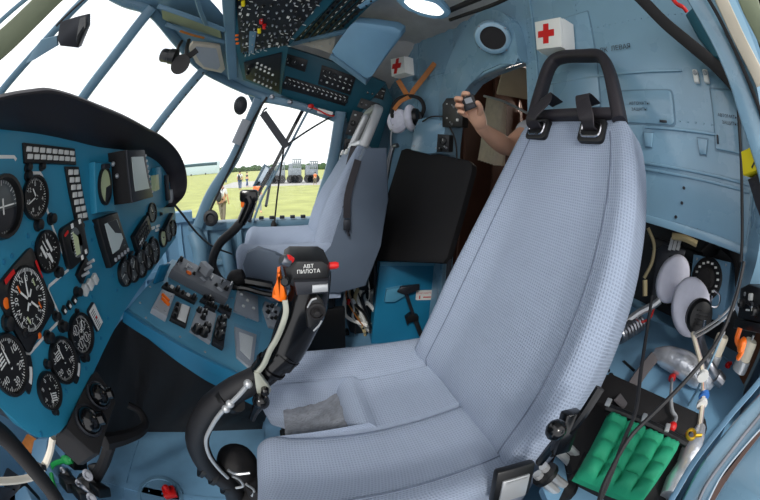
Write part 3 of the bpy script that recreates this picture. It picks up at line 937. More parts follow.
def knob(px, py, r=.008, h=.016, m=None, pl=PP, parent=None, name='knob'):
    u, v = pl.uv(px, py); b = MB(); b.lathe([(r * 1.1, 0), (r * 1.1, h * .25), (r * .9, h * .3), (r * .85, h * .95), (r * .7, h), (0, h)], 14, cap=False)
    return b.build(name, m or M_black, parent or ip, pl.F(u, v))


N12 = ['0', '1', '2', '3', '4', '5', '6', '7', '8', '9']
# attitude indicator at the left edge, in its raised square housing
g, F, r = gauge((-2, 176), (2, 240), 'attitude_indicator', M_ggrey, ticks=36, needle=(), square=False, depth=.03, rim=.14)
b = MB(); b.prism([(-r * .75, -r * .75), (r * .75, -r * .75), (r * .83, -r * .1), (-r * .83, -r * .1)], .0135, .0145); b.build('horizon_ball', M_charcoal, g, F)
b = MB(); b.box((0, -.0 * r, .017), (r * 1.2, r * .05, .002)); b.box((0, 0, .017), (r * .05, r * .5, .002)); b.build('aircraft_symbol', M_white, g, F)
gauge((31, 176), (38, 219), nums=['0', '2', '4', '6', '8', '10', '12'], ticks=42, needle=(200, 120), depth=.012)
gauge((44, 230), (49, 273), nums=['1', '2', '3', '4'], ticks=20, needle=(120, 300), depth=.012, extra=lambda b, r, ri, z: [b.box((r * x, r * y, z), (r * .16, r * .7, .0004), Matrix.Rotation(a, 4, 'Z'), m=2) for x, y, a in ((-.25, .2, .5), (.3, .1, .5), (-.05, -.3, .55))])
# tall rectangular instrument with a rounded case
cx, cy = PP.uv(72, 243); h = abs(PP.uv(72, 221)[1] - PP.uv(72, 265)[1]); w_ = abs(PP.uv(61, 243)[0] - PP.uv(84, 243)[0]); F = PP.F(cx, cy, 0, .12)
b = MB(); b.prism(rrect(w_, h, .012), 0, .014, b=.003); b.prism([(x * .5 * w_ / .1, y) for x, y in rrect(.1, h * .72, .04, 6)], .014, .0148, m=1)
for k in range(9):
    b.box((-w_ * .1, h * (-.28 + .07 * k), .015), (w_ * .12, .0015, .0008), m=2)
b.prism([(-w_ * .42, h * .3), (-w_ * .26, h * .34), (-w_ * .26, h * .4), (-w_ * .42, h * .36)], .014, .0165, m=3)
for x, y in ((.3, .42), (-.05, .43), (.32, -.36), (.1, -.42)):
    b.box((w_ * x, h * y, .015), (.007, .009, .004), m=2, b=.001)
go = b.build('vertical_gauge', [M_black, M_ggrey, M_white, M_red], ip, F)
b = MB(); b.prism([(-w_ * .12, -h * .28), (w_ * .06, -h * .3), (w_ * .1, h * .1), (-w_ * .1, h * .3)], .0152, .016); b.build('scale_tape', M_gcream, go, F)
# large compass (horizontal situation) indicator with its painted white surround
def hsi(b, r, ri, z):
    for k in range(12):
        t = math.radians(90 - 30 * k); b.text(['N', '3', '6', 'E', '12', '15', 'S', '21', '24', 'W', '30', '33'][k], Matrix.Translation((ri * .64 * math.cos(t), ri * .64 * math.sin(t), z)) @ Matrix.Rotation(t - PI / 2, 4, 'Z'), r * .16, 2)
g, F, r = gauge((14, 264), (38, 332), 'compass_indicator', ticks=72, needle=(70,), square=True, asp=1.0, tilt=.25, depth=.016, extra=hsi)
b = MB()
for a, c_ in ((.45, 3), (2.0, 4), (3.9, 5), (5.4, 4)):
    b = MB(); b.box((r * .52 * math.cos(a), r * .52 * math.sin(a), .0145), (r * .05, r * .2, .0006)); b.build('compass_marker', M_orange if c_ == 4 else M_gcream, g, F)
b = MB(); b.box((-r * .35, r * .93, .0135), (r * .5, r * .12, .0012)); b.build('warning_flag', M_red, g, F)
b = MB(); b.box((r * .90, r * .35, .0135), (r * .08, r * .55, .0012)); b.build('warning_flag', M_red, g, F)
b = MB(); b.box((0, 0, .0145), (r * .06, r * .9, .0006), Matrix.Rotation(.5, 4, 'Z')); b.box((0, 0, .0147), (r * .06, r * .6, .0006), Matrix.Rotation(-1.0, 4, 'Z')); b.build('course_needle', M_white, g, F)
gauge((4, 332), (15, 396), nums=['0', '10', '20', '30', '40', '50'], ticks=50, needle=(95, 95), depth=.012, nums_h=.24, extra=lambda b, r, ri, z: [b.box((r * -.3, r * (.5 - .11 * k), z), (r * .42, r * .05, .0004), Matrix.Rotation(.1, 4, 'Z'), m=2) for k in range(4)])
gauge((57, 336), (68, 383), nums=['0', '5', '10', '15', '20', '30'], ticks=50, needle=(95,), depth=.012, nums_h=.24, extra=lambda b, r, ri, z: [b.box((r * -.25, r * (.5 - .1 * k), z), (r * .35, r * .04, .0004), m=2) for k in range(4)])
def subd(b, r, ri, z):
    for x, y in ((-.3, .35), (.3, .3), (-.25, -.35), (.33, -.3), (0, 0)):
        b.lathe([(r * .23, z), (r * .2, z)], 16, Matrix.Translation((r * x, r * y, 0)), m=2, cap=False); b.box((r * x, r * y, z), (r * .04, r * .3, .0004), m=2)
gauge((74, 313), (86, 354), nums=['1', '2', '3', '6', '9', '12'], ticks=60, needle=(60,), depth=.013, extra=subd)
gauge((43, 371), (54, 409), nums=['0', '1', '2', '3', '4', '6', '8'], ticks=35, needle=(250,), depth=.012, nums_h=.22, extra=lambda b, r, ri, z: [b.box((r * .35, r * (-.15 - .12 * k), z), (r * .4, r * .06, .0004), Matrix.Rotation(-.5, 4, 'Z'), m=2) for k in range(4)])
# sideslip card
u, v = PP.uv(94, 317); F = PP.F(u, v, 0, .25)
b = MB(); b.prism(rrect(.034, .058, .006), 0, .006, b=.002); b.box((0, 0, .0065), (.028, .05, .002), m=1)
for k in range(8):
    b.box((-.004, -.02 + .0055 * k, .0076), (.014, .0016, .0006), m=2)
b.lathe([(.003, .0074), (.003, .0085), (0, .0085)], 8, cap=False, m=3); b.build('index_card', [M_charcoal, M_paper, M_label, M_red], ip, F)
# annunciator lamps
def lamps(tl, tr, bl, nx, ny, name, pl=PP):
    a, c_, d = pl.at(*pl.uv(*tl)), pl.at(*pl.uv(*tr)), pl.at(*pl.uv(*bl)); q = Pl(a, c_, d)
    W, Hh = (c_ - a).length, abs((q.I @ d).y); sk = (q.I @ d).x
    b = MB(); b.prism([(-.004, .004), (W + .004, .004), (W + sk + .004, -Hh - .004), (sk - .004, -Hh - .004)], 0, .006, q.M, b=.001); par = b.build(name, M_black, ip)
    first = None
    for i in range(nx):
        for j in range(ny):
            fx, fy = (i + .5) / nx, (j + .5) / ny; F = q.M @ Matrix.Translation((W * fx + sk * fy, -Hh * fy, .006))
            if first is None:
                cb = MB(); cb.box((0, 0, .0015), (W / nx * .72, Hh / ny * .7, .004), b=.001); first = cb.build('lamp_cap', M_cap, par, F)
            else: inst(first, par, F)
lamps((23, 146), (72, 151), (25, 161), 8, 2, 'annunciator'); lamps((65, 169), (76, 169), (76, 221), 2, 7, 'annunciator')
# raised blue housing with the oval dial
q = [PP.uv(*p) for p in [(89, 163), (106, 163), (110, 212), (91, 214)]]
b = MB(); b.prism(q, 0, .02, PP.M, b=.006); hs = b.build('dial_housing', M_panel, ip)
u, v = PP.uv(98, 187); F = PP.F(u, v, .02)
b = MB(); hh = abs(PP.uv(98, 168)[1] - PP.uv(98, 207)[1]) / 2
b.lathe([(1, 0), (1, .006), (.9, .008), (.86, .008), (.84, .003)], 26, Matrix.Diagonal((hh * .7, hh, 1, 1)), cap=False); b.lathe([(.84, .003), (0, .003)], 26, Matrix.Diagonal((hh * .7, hh, 1, 1)), m=1, cap=False)
b.prism([(-.1 * hh, -.95 * hh), (.6 * hh, -.55 * hh), (.55 * hh, .0), (.1 * hh, -.1 * hh)], .0032, .0045, m=2); b.box((0, hh * .98, .006), (.03, .012, .012), m=2, b=.003)
b.build('oval_dial', [M_black, M_gcream, M_charcoal], hs, F)
# two box displays
def display(tl, tr, br, bl, depth, name, buttons):
    Q = [PP.uv(*p) for p in (tl, tr, br, bl)]
    return Q
PD = Pl(aX(125, 150, PX + .055), aX(146, 151, PX + .055), aX(131, 201, PX + .055))
Q = [PD.uv(*p) for p in [(125, 150), (143, 150), (152, 197), (131, 203)]]
b = MB(); b.prism(Q, -.075, 0, PD.M, b=.004); dm = b.build('moving_map_display', M_blackm, ip)
cx = sum(p[0] for p in Q) / 4; cy = sum(p[1] for p in Q) / 4
ins = lambda f, g=0: [(cx + (x - cx) * f, cy + g + (y - cy) * f) for x, y in Q]
b = MB(); b.prism(Q, 0, .006, PD.M, b=.003); b.build('display_bezel', M_charcoal, dm)
b = MB(); b.prism(ins(.66, .004), .006, .0075, PD.M); b.build('screen', M_screen, dm)
first = None
for k in range(8):
    f = k / 7; x, y = lerp(V(Q[1]), V(Q[2]), .12 + .76 * f); M = PD.F(x - .004, y, .008)
    if first is None:
        b = MB(); b.box((0, 0, 0), (.004, .006, .003)); first = b.build('display_button', M_lgrey, dm, M)
    else: inst(first, dm, M)
for (px, py) in [(113, 164), (117, 176), (121, 190)]:
    b = MB(); b.ball(aX(px, py, PX + .025), .006, n=8, k=5); b.build('case_screw', M_lgrey, dm)
PD2 = Pl(aX(97, 218, PX + .02), aX(118, 213, PX + .02), aX(111, 265, PX + .02))
Q = [PD2.uv(*p) for p in [(98, 219), (118, 212), (131, 252), (112, 268)]]
cx = sum(p[0] for p in Q) / 4; cy = sum(p[1] for p in Q) / 4
b = MB(); b.prism(Q, -.03, 0, PD2.M, b=.004); d2 = b.build('radar_display', M_black, ip)
b = MB(); b.prism(ins(.62, .006), 0, .0015, PD2.M); s2 = b.build('screen', M_screen, d2)
b = MB(); vv = ins(.62, .006)
b.prism([lerp(V(vv[0]), V(vv[1]), .2), lerp(V(vv[0]), V(vv[1]), .95), lerp(V(vv[1]), V(vv[2]), .55), lerp(V(vv[3]), V(vv[1]), .6)], .0016, .002, PD2.M)
b.prism([lerp(V(vv[3]), V(vv[2]), .5), lerp(V(vv[1]), V(vv[2]), .75), lerp(V(vv[1]), V(vv[2]), .98), lerp(V(vv[3]), V(vv[2]), .8)], .0016, .002, PD2.M)
b.build('screen_trace', M_charcoal, s2)
first = None
for k in range(5):
    x, y = lerp(V(Q[3]), V(Q[2]), .18 + .16 * k); M = PD2.F(x, y + .012, .003)
    if first is None:
        b = MB(); b.box((0, 0, 0), (.006, .009, .006), b=.001); first = b.build('display_button', M_grey, d2, M)
    else: inst(first, d2, M)
# keypad under the first display
u, v = PP.uv(139, 233); F = PP.F(u, v, 0, .35)
b = MB(); b.box((0, 0, .009), (.115, .05, .018), b=.003); kp = b.build('radio_keypad', M_black, ip, F)
first = None
for i in range(7):
    for j in range(3):
        M = F @ Matrix.Translation((-.045 + .013 * i, -.014 + .014 * j, .018))
        if first is None:
            cb = MB(); cb.box((0, 0, .002), (.009, .009, .004), b=.001); first = cb.build('key', M_charcoal, kp, M)
        else: inst(first, kp, M)
b = MB(); b.box((-.03, -.012, .019), (.03, .013, .002)); b.build('keypad_window', M_paper, kp, F)
# right-hand dials
g, F, r = gauge((150, 203), (153, 222), 'oval_gauge', M_ggrey, ticks=20, needle=(120,), depth=.008)
for (t, bt) in [((121, 260), (126, 286)), ((129, 256), (134, 282)), ((137, 250), (142, 277)), ((144, 244), (149, 269)), ((150, 239), (155, 263))]:
    gauge(t, bt, 'small_gauge', M_ggrey, nums=['2', '4', '6', '8'], ticks=20, needle=(random.uniform(0, 360),), nums_h=.26, depth=.012)
for (t, bt) in [((160, 229), (164, 246)), ((166, 224), (169, 241)), ((171, 220), (173, 236))]:
    gauge(t, bt, 'small_gauge', M_gcream if t[0] == 160 else M_ggrey, ticks=15, needle=(random.uniform(0, 360),), depth=.01)
for k in range(5):
    u, v = PP.uv(122 + 7 * k, 259 - 5 * k); b = MB(); b.box((0, 0, .006), (.022, .007, .012), b=.002); b.build('gauge_hood', M_black, ip, PP.F(u, v, 0, .3))
u, v = PP.uv(165, 222); b = MB(); b.box((0, 0, .01), (.11, .008, .02), b=.002); b.build('gauge_shelf', M_black, ip, PP.F(u, v, 0, .38))
b = MB()
for px, py in [(152, 228), (157, 226), (156, 230)]:
    u, v = PP.uv(px, py); b.box((u, v, .004), (.02, .008, .008), PP.M, b=.001)
b.build('selector_tile', M_paper, ip)
for (px, py, w_, h_, m_) in [(155, 178, .05, .07, M_panel), (153, 183, .03, .05, M_gcream), (165, 188, .012, .09, M_charcoal), (169, 198, .02, .06, M_grey)]:
    u, v = PP.uv(px, py); b = MB(); b.box((0, 0, .008), (w_, h_, .016 if m_ is not M_gcream else .02), b=.003); b.build('side_indicator', m_, ip, PP.F(u, v, 0, .1))
# toggle group and lamp strips
u, v = PP.uv(81, 270); b = MB(); b.box((0, 0, .006), (.05, .026, .012), b=.002); tg = b.build('toggle_group', M_black, ip, PP.F(u, v, 0, .5))
b = MB()
for k in range(3):
    x = -.016 + .016 * k; b.cyl((x, 0, .012), (x + .006, .004, .032), .0028, .0038, 8)
b.build('toggle', M_lgrey, tg, PP.F(u, v, 0, .5))
for px, py in [(93, 279), (88, 284.5), (83, 290)]:
    u, v = PP.uv(px, py); b = MB(); b.box((0, 0, .006), (.017, .021, .012), b=.002); b.build('lamp_cap', M_cap, ip, PP.F(u, v, 0, .45))
for px, py in [(73, 300), (68, 305), (63, 310)]:
    u, v = PP.uv(px, py); b = MB(); b.box((0, 0, .004), (.014, .014, .008), b=.002); b.box((-.002, 0, .009), (.005, .006, .002), m=1); b.build('indicator_tile', [M_black, M_white], ip, PP.F(u, v, 0, .45))
for px, py, rr in [(37, 225, .010), (50, 219, .010), (76, 292, .010), (61, 326, .011), (47, 337, .011), (6, 323, .012), (57, 272, .010), (46, 364, .008), (54, 411, .007), (83, 357, .010), (27, 168, .008), (41, 167, .007), (27, 176, .008), (76, 311, .005), (55, 316, .009), (22, 332, .009), (62, 232, .006), (80, 226, .007), (160, 214, .006), (147, 214, .006)]:
    knob(px, py, rr, rr * 1.7)
knob(4, 303, .010, .010, M_orange); knob(37, 335, .006, .010, M_orange)
# white painted circuit line and small arc labels
def paint(pxs, w=.005, name='painted_line'):
    b = MB(); b.sweep([PP.at(*PP.uv(*p), .0006) for p in pxs], [(-w / 2, -.0005), (w / 2, -.0005), (w / 2, .0005), (-w / 2, .0005)], PP.n); return b.build(name, M_white, ip)
paint([(30, 173), (40, 173), (42, 176), (47, 210), (68, 266), (68, 270), (49, 286), (48, 290), (60, 316), (60, 320), (29, 354), (26, 353), (7, 316), (-2, 292)])
paint([(-12, 157), (14, 157), (16, 160)]); 
def arc_label(gt, gb, a0, a1):
    a, c_ = V(PP.uv(*gt)), V(PP.uv(*gb)); cen_ = (a + c_) / 2; r = (a - c_).length / 2 * 1.13
    b = MB(); P = [PP.at(cen_.x + r * math.cos(math.radians(t)), cen_.y + r * math.sin(math.radians(t)), .004) for t in range(a0, a1 + 1, 6)]
    b.sweep(P, [(-.006, -.004), (.006, -.004), (.006, .004), (-.006, .004)], PP.n); n_ = len(P)
    b.sweep([p + PP.n * .0045 for p in P[n_ // 4: -n_ // 4]], [(-.0035, -.0004), (.0035, -.0004), (.0035, .0004), (-.0035, .0004)], PP.n, m=1); b.build('arc_label', [M_black, M_paper], ip)
arc_label((4, 332), (15, 396), 280, 350); arc_label((57, 336), (68, 383), 275, 350)
first = None
for px, py in [(30, 250), (12, 256), (4, 262), (92, 240), (55, 240), (28, 236), (41, 434), (41, 318), (86, 368), (66, 391), (92, 297), (117, 290), (101, 338), (108, 318), (72, 326), (33, 244), (113, 276), (60, 345), (104, 232), (93, 224)]:
    M = PP.F(*PP.uv(px, py))
    if first is None:
        b = MB(); b.lathe([(.0045, 0), (.004, .002), (0, .0025)], 8, cap=False); first = b.build('panel_screw', M_consd, ip, M)
    else: inst(first, ip, M)
# black cable that hangs from the end of the glare shield
b = MB(); b.tube([at(173, 203, 1.22), at(183, 215, 1.35), at(196, 232, 1.5), at(212, 246, 1.6), at(232, 254, 1.68)], .005, 6)
tag(b.build('cable', M_rubber), 'thin black cable drooping from the end of the glare shield to the side wall', 'cable')

# ---- twin air nozzle box under the panel's corner
vb = thing('air_vent_box', aX(90, 440, -.43), 'black box with two round air nozzles below the corner of the instrument panel', 'air vent')
PV = Pl(aX(66, 428, -.44), aX(98, 372, -.44), aX(97, 455, -.40))
Q = [PV.uv(*p) for p in [(66, 428), (92, 374), (97, 371), (113, 393), (116, 402), (100, 454), (94, 454)]]
b = MB(); b.prism(Q, -.12, 0, PV.M, b=.004); b.build('vent_case', M_blackm, vb)
for px, py, r in [(98, 396, .026), (88, 421, .028)]:
    u, v = PV.uv(px, py)
    b = MB(); b.lathe([(r * 1.15, 0), (r * 1.15, .006), (r, .008), (r, .004), (r * .6, .004)], 24, cap=False); vo = b.build('nozzle_socket', M_charcoal, vb, PV.F(u, v))
    b = MB(); b.ball((0, 0, .006), (r * .95, r * .95, r * .9), n=18, k=10); b.cyl((r * .3, -r * .3, r * .4), (r * .7, -r * .7, r * 1.0), r * .5, r * .46, 14); b.lathe([(r * .36, 0), (0, 0)], 14, frame(V((r * .72, -r * .72, r * 1.04)), V((.4, -.4, .6))), cap=False); b.build('nozzle', M_blackg, vo, PV.F(u, v))
# ================================================================ centre console between the seats
CA, CB, CC = aY(125, 311, .68), aY(252, 385, .68), None
PC = Pl(CA, CB, CA + V((0, 1, 0)))
con = thing('center_console', (-.15, .95, 0), 'light blue sloping centre console with radio boxes, below the instrument panel', 'console')
top = [(125, 311), (172, 259), (186, 262), (215, 275), (246, 290), (262, 293), (292, 302), (300, 318), (283, 352), (268, 392), (252, 385)]
T = [PC.uv(*p) for p in top]
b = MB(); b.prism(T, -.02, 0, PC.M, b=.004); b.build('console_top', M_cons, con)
# near side wall: blue upper strip, and the ends
b = MB(); PCS = Pl(V((-.5, .68, .3)), V((.2, .68, .3)), V((-.5, .68, .8)))
side = [(125, 311), (252, 385), (268, 392), (266, 410), (250, 404), (228, 392), (205, 380), (178, 362), (150, 340), (128, 320)]
S_ = [PCS.uv(*p) for p in side]
b.prism(S_, -.02, 0, PCS.M, b=.003)
b.bar(CA + V((-.01, .002, -.014)), CB + V((.02, .002, -.014)), .034, .012, V((0, -1, 0)))
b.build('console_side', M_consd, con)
first = None
for k in range(12):
    M = Matrix.Translation(lerp(aY(132, 318, .679), aY(250, 390, .679), k / 11))
    if first is None:
        b = MB(); b.ball((0, 0, 0), (.004, .003, .004), n=6, k=3); first = b.build('rivet', M_cons, con, M)
    else: inst(first, con, M)
# black cloth over the foot well
cw = MB(); n = 16; vs = []; fs = []
topc = [(60, 398), (85, 380), (112, 340), (128, 318), (150, 338), (178, 360), (205, 378), (228, 390), (250, 402), (268, 408)]
tp = smoothpath([aY(*p, .70) for p in topc], 4); bt = smoothpath([aZ(*p, .004) for p in [(104, 430), (116, 431), (136, 432), (150, 432), (168, 432), (188, 432), (210, 431), (232, 430), (250, 429), (266, 428)]], 4)
tp = smoothpath([V((-.47, .36, .62)), V((-.47, .50, .64)), V((-.47, .60, .66))] + [aY(*p, .70) for p in topc[3:]], 4); bt = smoothpath([V((-1.1, .72, .004)), V((-1.0, .78, .004)), V((-.9, .82, .004))] + [aZ(*p, .004) for p in [(136, 432), (150, 432), (168, 432), (188, 432), (210, 431), (240, 430), (262, 429)]], 4)
m_ = len(tp)
for i in range(n + 1):
    for j in range(m_):
        p = lerp(tp[j], bt[min(j, len(bt) - 1)], i / n); p = p + V((0, .012 * math.sin(j * 1.3 + i * .4) * math.sin(PI * i / n), 0)); vs.append(p)
for i in range(n):
    for j in range(m_ - 1):
        a = i * m_ + j; fs.append((a, a + 1, a + m_ + 1, a + m_))
cw.add(vs, fs); cw.add([v + V((.0, .012, -.0)) for v in vs], [f[::-1] for f in fs])
tag(cw.build('foot_well_cover', M_blackm), 'black cloth cover closing the foot well under the console', 'cover')


M_dgrey = mat('box_grey', (104, 108, 114), .4, var=.06)
def unit(pxs, h, name, m, pl=PC, parent=None, bev=.003):
    q = [pl.uv(*p) for p in pxs]; b = MB(); b.prism(q, 0, h, pl.M, b=bev); return b.build(name, m, parent or con), q
_protos = {}
def proto(kind, parent, M, mats=None, label=None):
    """knob / toggle / button / screw placed at frame M; later ones share the mesh."""
    key = kind
    if key in _protos:
        return inst(_protos[key], parent, M)
    b = MB(); mm = mats
    if kind == 'knob': b.lathe([(.010, 0), (.010, .003), (.008, .004), (.0075, .014), (.006, .016), (0, .016)], 14, cap=False); b.box((0, .004, .0162), (.0016, .007, .0008), m=1); mm = [M_black, M_white]
    elif kind == 'large_knob': b.lathe([(.016, 0), (.016, .004), (.013, .006), (.012, .02), (.010, .023), (0, .023)], 16, cap=False); b.box((0, .006, .0232), (.002, .010, .0008), m=1); mm = [M_black, M_white]
    elif kind == 'toggle_switch': b.lathe([(.006, 0), (.006, .003), (.004, .004), (0, .004)], 8, cap=False); b.cyl((0, 0, .003), (.001, .007, .019), .0022, .0034, 8, m=1); mm = [M_steel, M_lgrey]
    elif kind == 'black_toggle': b.lathe([(.006, 0), (.006, .003), (.004, .004), (0, .004)], 8, cap=False); b.cyl((0, 0, .003), (.001, .006, .018), .0025, .0038, 8, m=1); mm = [M_steel, M_black]
    elif kind == 'push_button': b.lathe([(.007, 0), (.007, .004), (.005, .005), (.005, .010), (0, .011)], 10, cap=False); mm = M_black
    elif kind == 'screw': b.lathe([(.004, 0), (.0035, .0018), (0, .002)], 8, cap=False); b.box((0, 0, .002), (.006, .0009, .0006), m=1); mm = [M_lgrey, M_black]
    elif kind == 'red_guard': b.box((0, 0, .007), (.016, .026, .014), b=.003); mm = M_red
    elif kind == 'yellow_guard': b.box((0, 0, .007), (.016, .03, .014), b=.003); mm = M_yellow
    elif kind == 'white_cap': b.box((0, 0, .004), (.012, .012, .008), b=.002); mm = M_cap
    elif kind == 'legend_strip': b.box((0, 0, .0006), (.016, .0032, .0012)); mm = M_paper
    elif kind == 'small_dial': b.lathe([(.018, 0), (.018, .006), (.015, .008), (.0145, .004), (0, .004)], 18, cap=False); b.box((0, .005, .0045), (.0016, .012, .0006), m=1); mm = [M_dark, M_white]
    o = b.build(kind, mm, parent, M); _protos[key] = o; return o


def on(pl, px, py, h=0.0, rot=0.0): return pl.F(*pl.uv(px, py), h, rot)
RC = 0.0
# row of control boxes along the far edge
bx, q = unit([(168, 277), (178, 264), (230, 290), (224, 306)], .035, 'radio_control_row', M_dgrey)
for i, (px, py) in enumerate([(173, 272), (177, 268), (182, 276), (190, 282), (194, 279), (203, 281), (207, 287), (212, 293), (217, 291), (222, 297), (226, 293)]):
    proto(['black_toggle', 'knob', 'toggle_switch', 'push_button'][i % 4], bx, on(PC, px, py, .035))
for px, py in [(186, 274), (199, 287), (206, 283), (216, 297), (219, 287)]:
    b = MB(); b.box((0, 0, .001), (.024, .018, .002), b=.0005); b.build('legend_plate', M_grey, bx, on(PC, px, py, .035, -.4))
b = MB(); b.ball((0, 0, .002), (.012, .012, .006)); b.build('amber_lamp', M_orange, bx, on(PC, 185, 281, .035))
b = MB(); b.box((0, 0, .02), (.05, .035, .04), b=.003); b.build('junction_box', M_grey, bx, on(PC, 200, 280, .03, -.45))
# long black bar of buttons
bx, q = unit([(161, 288), (164, 285), (197, 300), (194, 305)], .012, 'button_bar', M_black, bev=.004)
for k in range(6):
    px, py = lerp(165, 192, k / 5), lerp(288, 301, k / 5); proto(['push_button', 'white_cap', 'knob'][k % 3], bx, on(PC, px, py, .012))
# bracket standing on the top left corner
b = MB(); b.box((0, 0, .035), (.008, .06, .07), b=.003); b.build('bracket', M_consd, con, on(PC, 158, 282, 0, -.3))
# grey fuse box with amber fuses
bx, q = unit([(150, 313), (160, 294), (173, 299), (165, 322)], .02, 'fuse_box', M_grey)
for px, py in [(163, 304), (163, 308)]:
    b = MB(); b.box((0, 0, .005), (.034, .009, .01), b=.003); b.build('fuse', M_orange, bx, on(PC, px, py, .02, -.35))
for px, py in [(155, 313), (162, 298), (169, 301), (163, 317)]: proto('screw', bx, on(PC, px, py, .02))
# white lens lamp
bx, q = unit([(169, 321), (175, 304), (190, 310), (185, 329)], .012, 'lamp_unit', M_black)
qq = [PC.uv(*p) for p in [(176, 322), (180, 308), (188, 311), (184, 326)]]; b = MB(); b.prism(qq, .012, .02, PC.M, b=.005); b.build('lens', M_cap, bx)
for px, py in [(173, 319), (175, 313), (176, 308)]: proto('push_button', bx, on(PC, px, py, .012))
# grey panel with black knobs
bx, q = unit([(189, 332), (197, 309), (215, 317), (209, 345)], .015, 'intercom_panel', M_grey)
for px, py in [(197, 315), (203, 317), (201, 322), (194, 335), (201, 338), (204, 333)]: proto('large_knob' if py > 330 else 'knob', bx, on(PC, px, py, .015))
bx, q = unit([(211, 345), (217, 318), (226, 322), (222, 351)], .015, 'volume_panel', M_charcoal)
for px, py in [(220, 325), (219, 333), (217, 341)]: proto('large_knob', bx, on(PC, px, py, .015))
for pxs in ([(199, 302), (203, 297), (214, 302), (212, 308)], [(203, 309), (206, 304), (216, 309), (214, 314)], [(217, 311), (219, 306), (231, 312), (229, 319)]):
    bx, q = unit(pxs, .014, 'selector_box', M_charcoal); c0 = [sum(p[i] for p in pxs) / 4 for i in (0, 1)]
    for d in (-4, 0, 4): proto('push_button' if d else 'knob', bx, on(PC, c0[0] + d, c0[1] + d * .45, .014))
for px, py in [(140, 303), (150, 287), (168, 263), (232, 298), (146, 318), (180, 337), (205, 352), (236, 372), (240, 340), (246, 318), (253, 297)]: proto('screw', con, on(PC, px, py))
# lower end: clear document pockets over small breaker panels
bx, q = unit([(233, 312), (237, 290), (257, 298), (258, 322)], .010, 'document_pocket', M_grey)
b = MB(); b.prism([PC.uv(*p) for p in [(232, 318), (236, 288), (259, 296), (260, 326)]], .016, .018, PC.M); b.build('clear_cover', M_film, bx)
for px, py in [(240, 297), (246, 303), (252, 311), (242, 309)]: proto('white_cap', bx, on(PC, px, py, .010))
bx, q = unit([(236, 358), (234, 328), (256, 336), (252, 372)], .008, 'chart_pocket', M_grey)
b = MB(); b.prism([PC.uv(*p) for p in [(235, 362), (233, 326), (259, 335), (254, 376)]], .012, .014, PC.M); b.build('clear_cover', M_film, bx)
b = MB(); b.prism([PC.uv(*p) for p in [(239, 352), (238, 334), (252, 339), (249, 362)]], .008, .0095, PC.M); b.build('chart', M_paper, bx)
bx, q = unit([(262, 310), (264, 303), (279, 309), (276, 330), (268, 328)], .012, 'breaker_panel', M_grey)
for i in range(3):
    for j in range(3): proto(['push_button', 'knob', 'toggle_switch'][(i + j) % 3], bx, on(PC, 266 + 4 * i, 309 + 6 * j, .012))
# ================================================================ overhead switch panels
def opanel(name, pxs, pl, label, m=M_teal, th=.03):
    r = thing(name, sum((pl.w(*p) for p in pxs), V((0, 0, 0))) / len(pxs), label, 'switch panel')
    b = MB(); b.prism([pl.uv(*p) for p in pxs], -th, 0, pl.M, b=.003); b.build('panel_plate', m, r); return r
def sub(parent, pl, pxs, name, m=M_black, h=.006):
    b = MB(); b.prism([pl.uv(*p) for p in pxs], 0, h, pl.M, b=.0015); return b.build(name, m, parent)
def bil(q, u, v):
    a = lerp(V((*q[0], 0)), V((*q[1], 0)), u); c_ = lerp(V((*q[3], 0)), V((*q[2], 0)), u); p = lerp(a, c_, v); return p.x, p.y
rnd = random.Random(11)
# left electrical panel: full of switches, upper centre of the picture
P1 = Pl(at(238, -10, 1.42), at(332, -10, 1.36), at(240, 78, 1.78))
r1 = opanel('overhead_switch_panel', [(232, -16), (345, -16), (326, 10), (288, 46), (281, 95), (243, 80), (236, 50)], P1, 'dark overhead panel crowded with toggle switches, above the windscreen corner')
q1 = [(236, -14), (334, -14), (286, 44), (242, 56)]
s1 = sub(r1, P1, [(236, -14), (335, -14), (286, 45), (241, 52)], 'switch_board', M_dark, .006)
for i in range(11):
    for j in range(9):
        u, v = (i + .5) / 11, (j + .5) / 9
        px, py = bil(q1, u, v)
        if py < -8 or (9 <= i and j < 2): continue
        k = rnd.random()
        px += rnd.uniform(-1.2, 1.2); py += rnd.uniform(-1, 1)
        if rnd.random() < .55: proto('legend_strip', s1, on(P1, px + 1.5, py + 3.2, .006, rnd.choice((-.3, -.3, 1.2))))
        proto('toggle_switch' if k < .45 else 'black_toggle' if k < .75 else 'white_cap' if k < .88 else 'knob', s1, on(P1, px, py, .006, -.3))
for px, py in [(262, 20), (265, 25)]: proto('red_guard', s1, on(P1, px, py, .006))
for px, py in [(244, 2), (260, 29), (241, -4)]: proto('yellow_guard', s1, on(P1, px, py, .006))
for px, py in [(235.5, 34), (235.5, 38), (236, 42)]:
    b = MB(); b.box((0, 0, .005), (.016, .010, .008), b=.002); b.build('amber_lamp', M_orange, s1, on(P1, px + 2, py, .006))
s2 = sub(r1, P1, [(250, 30), (257, 31), (254, 52), (249, 52)], 'cover_plate', M_frame, .012)
s3 = sub(r1, P1, [(244, 62), (282, 52), (279, 92), (246, 78)], 'switch_board', M_black, .006)
for j, (y0, n_) in enumerate([(62, 4), (66, 5), (73, 6), (79, 5)]):
    for i in range(n_):
        proto('white_cap' if j != 2 else 'toggle_switch', s3, on(P1, 258 + i * 4 - j * 1.0, y0 + i * 1.9, .006, -.3))
proto('large_knob', s3, on(P1, 250, 66, .006)); proto('knob', s3, on(P1, 248, 72, .006))
# blue upright at the left edge of that panel
b = MB(); b.sweep([at(228, -14, 1.36), at(230, 30, 1.58), at(233, 76, 1.78)], rrect(.055, .05, .008), lambda q: CAM - q, k=4); struct(b.build('trim_10', M_frame))
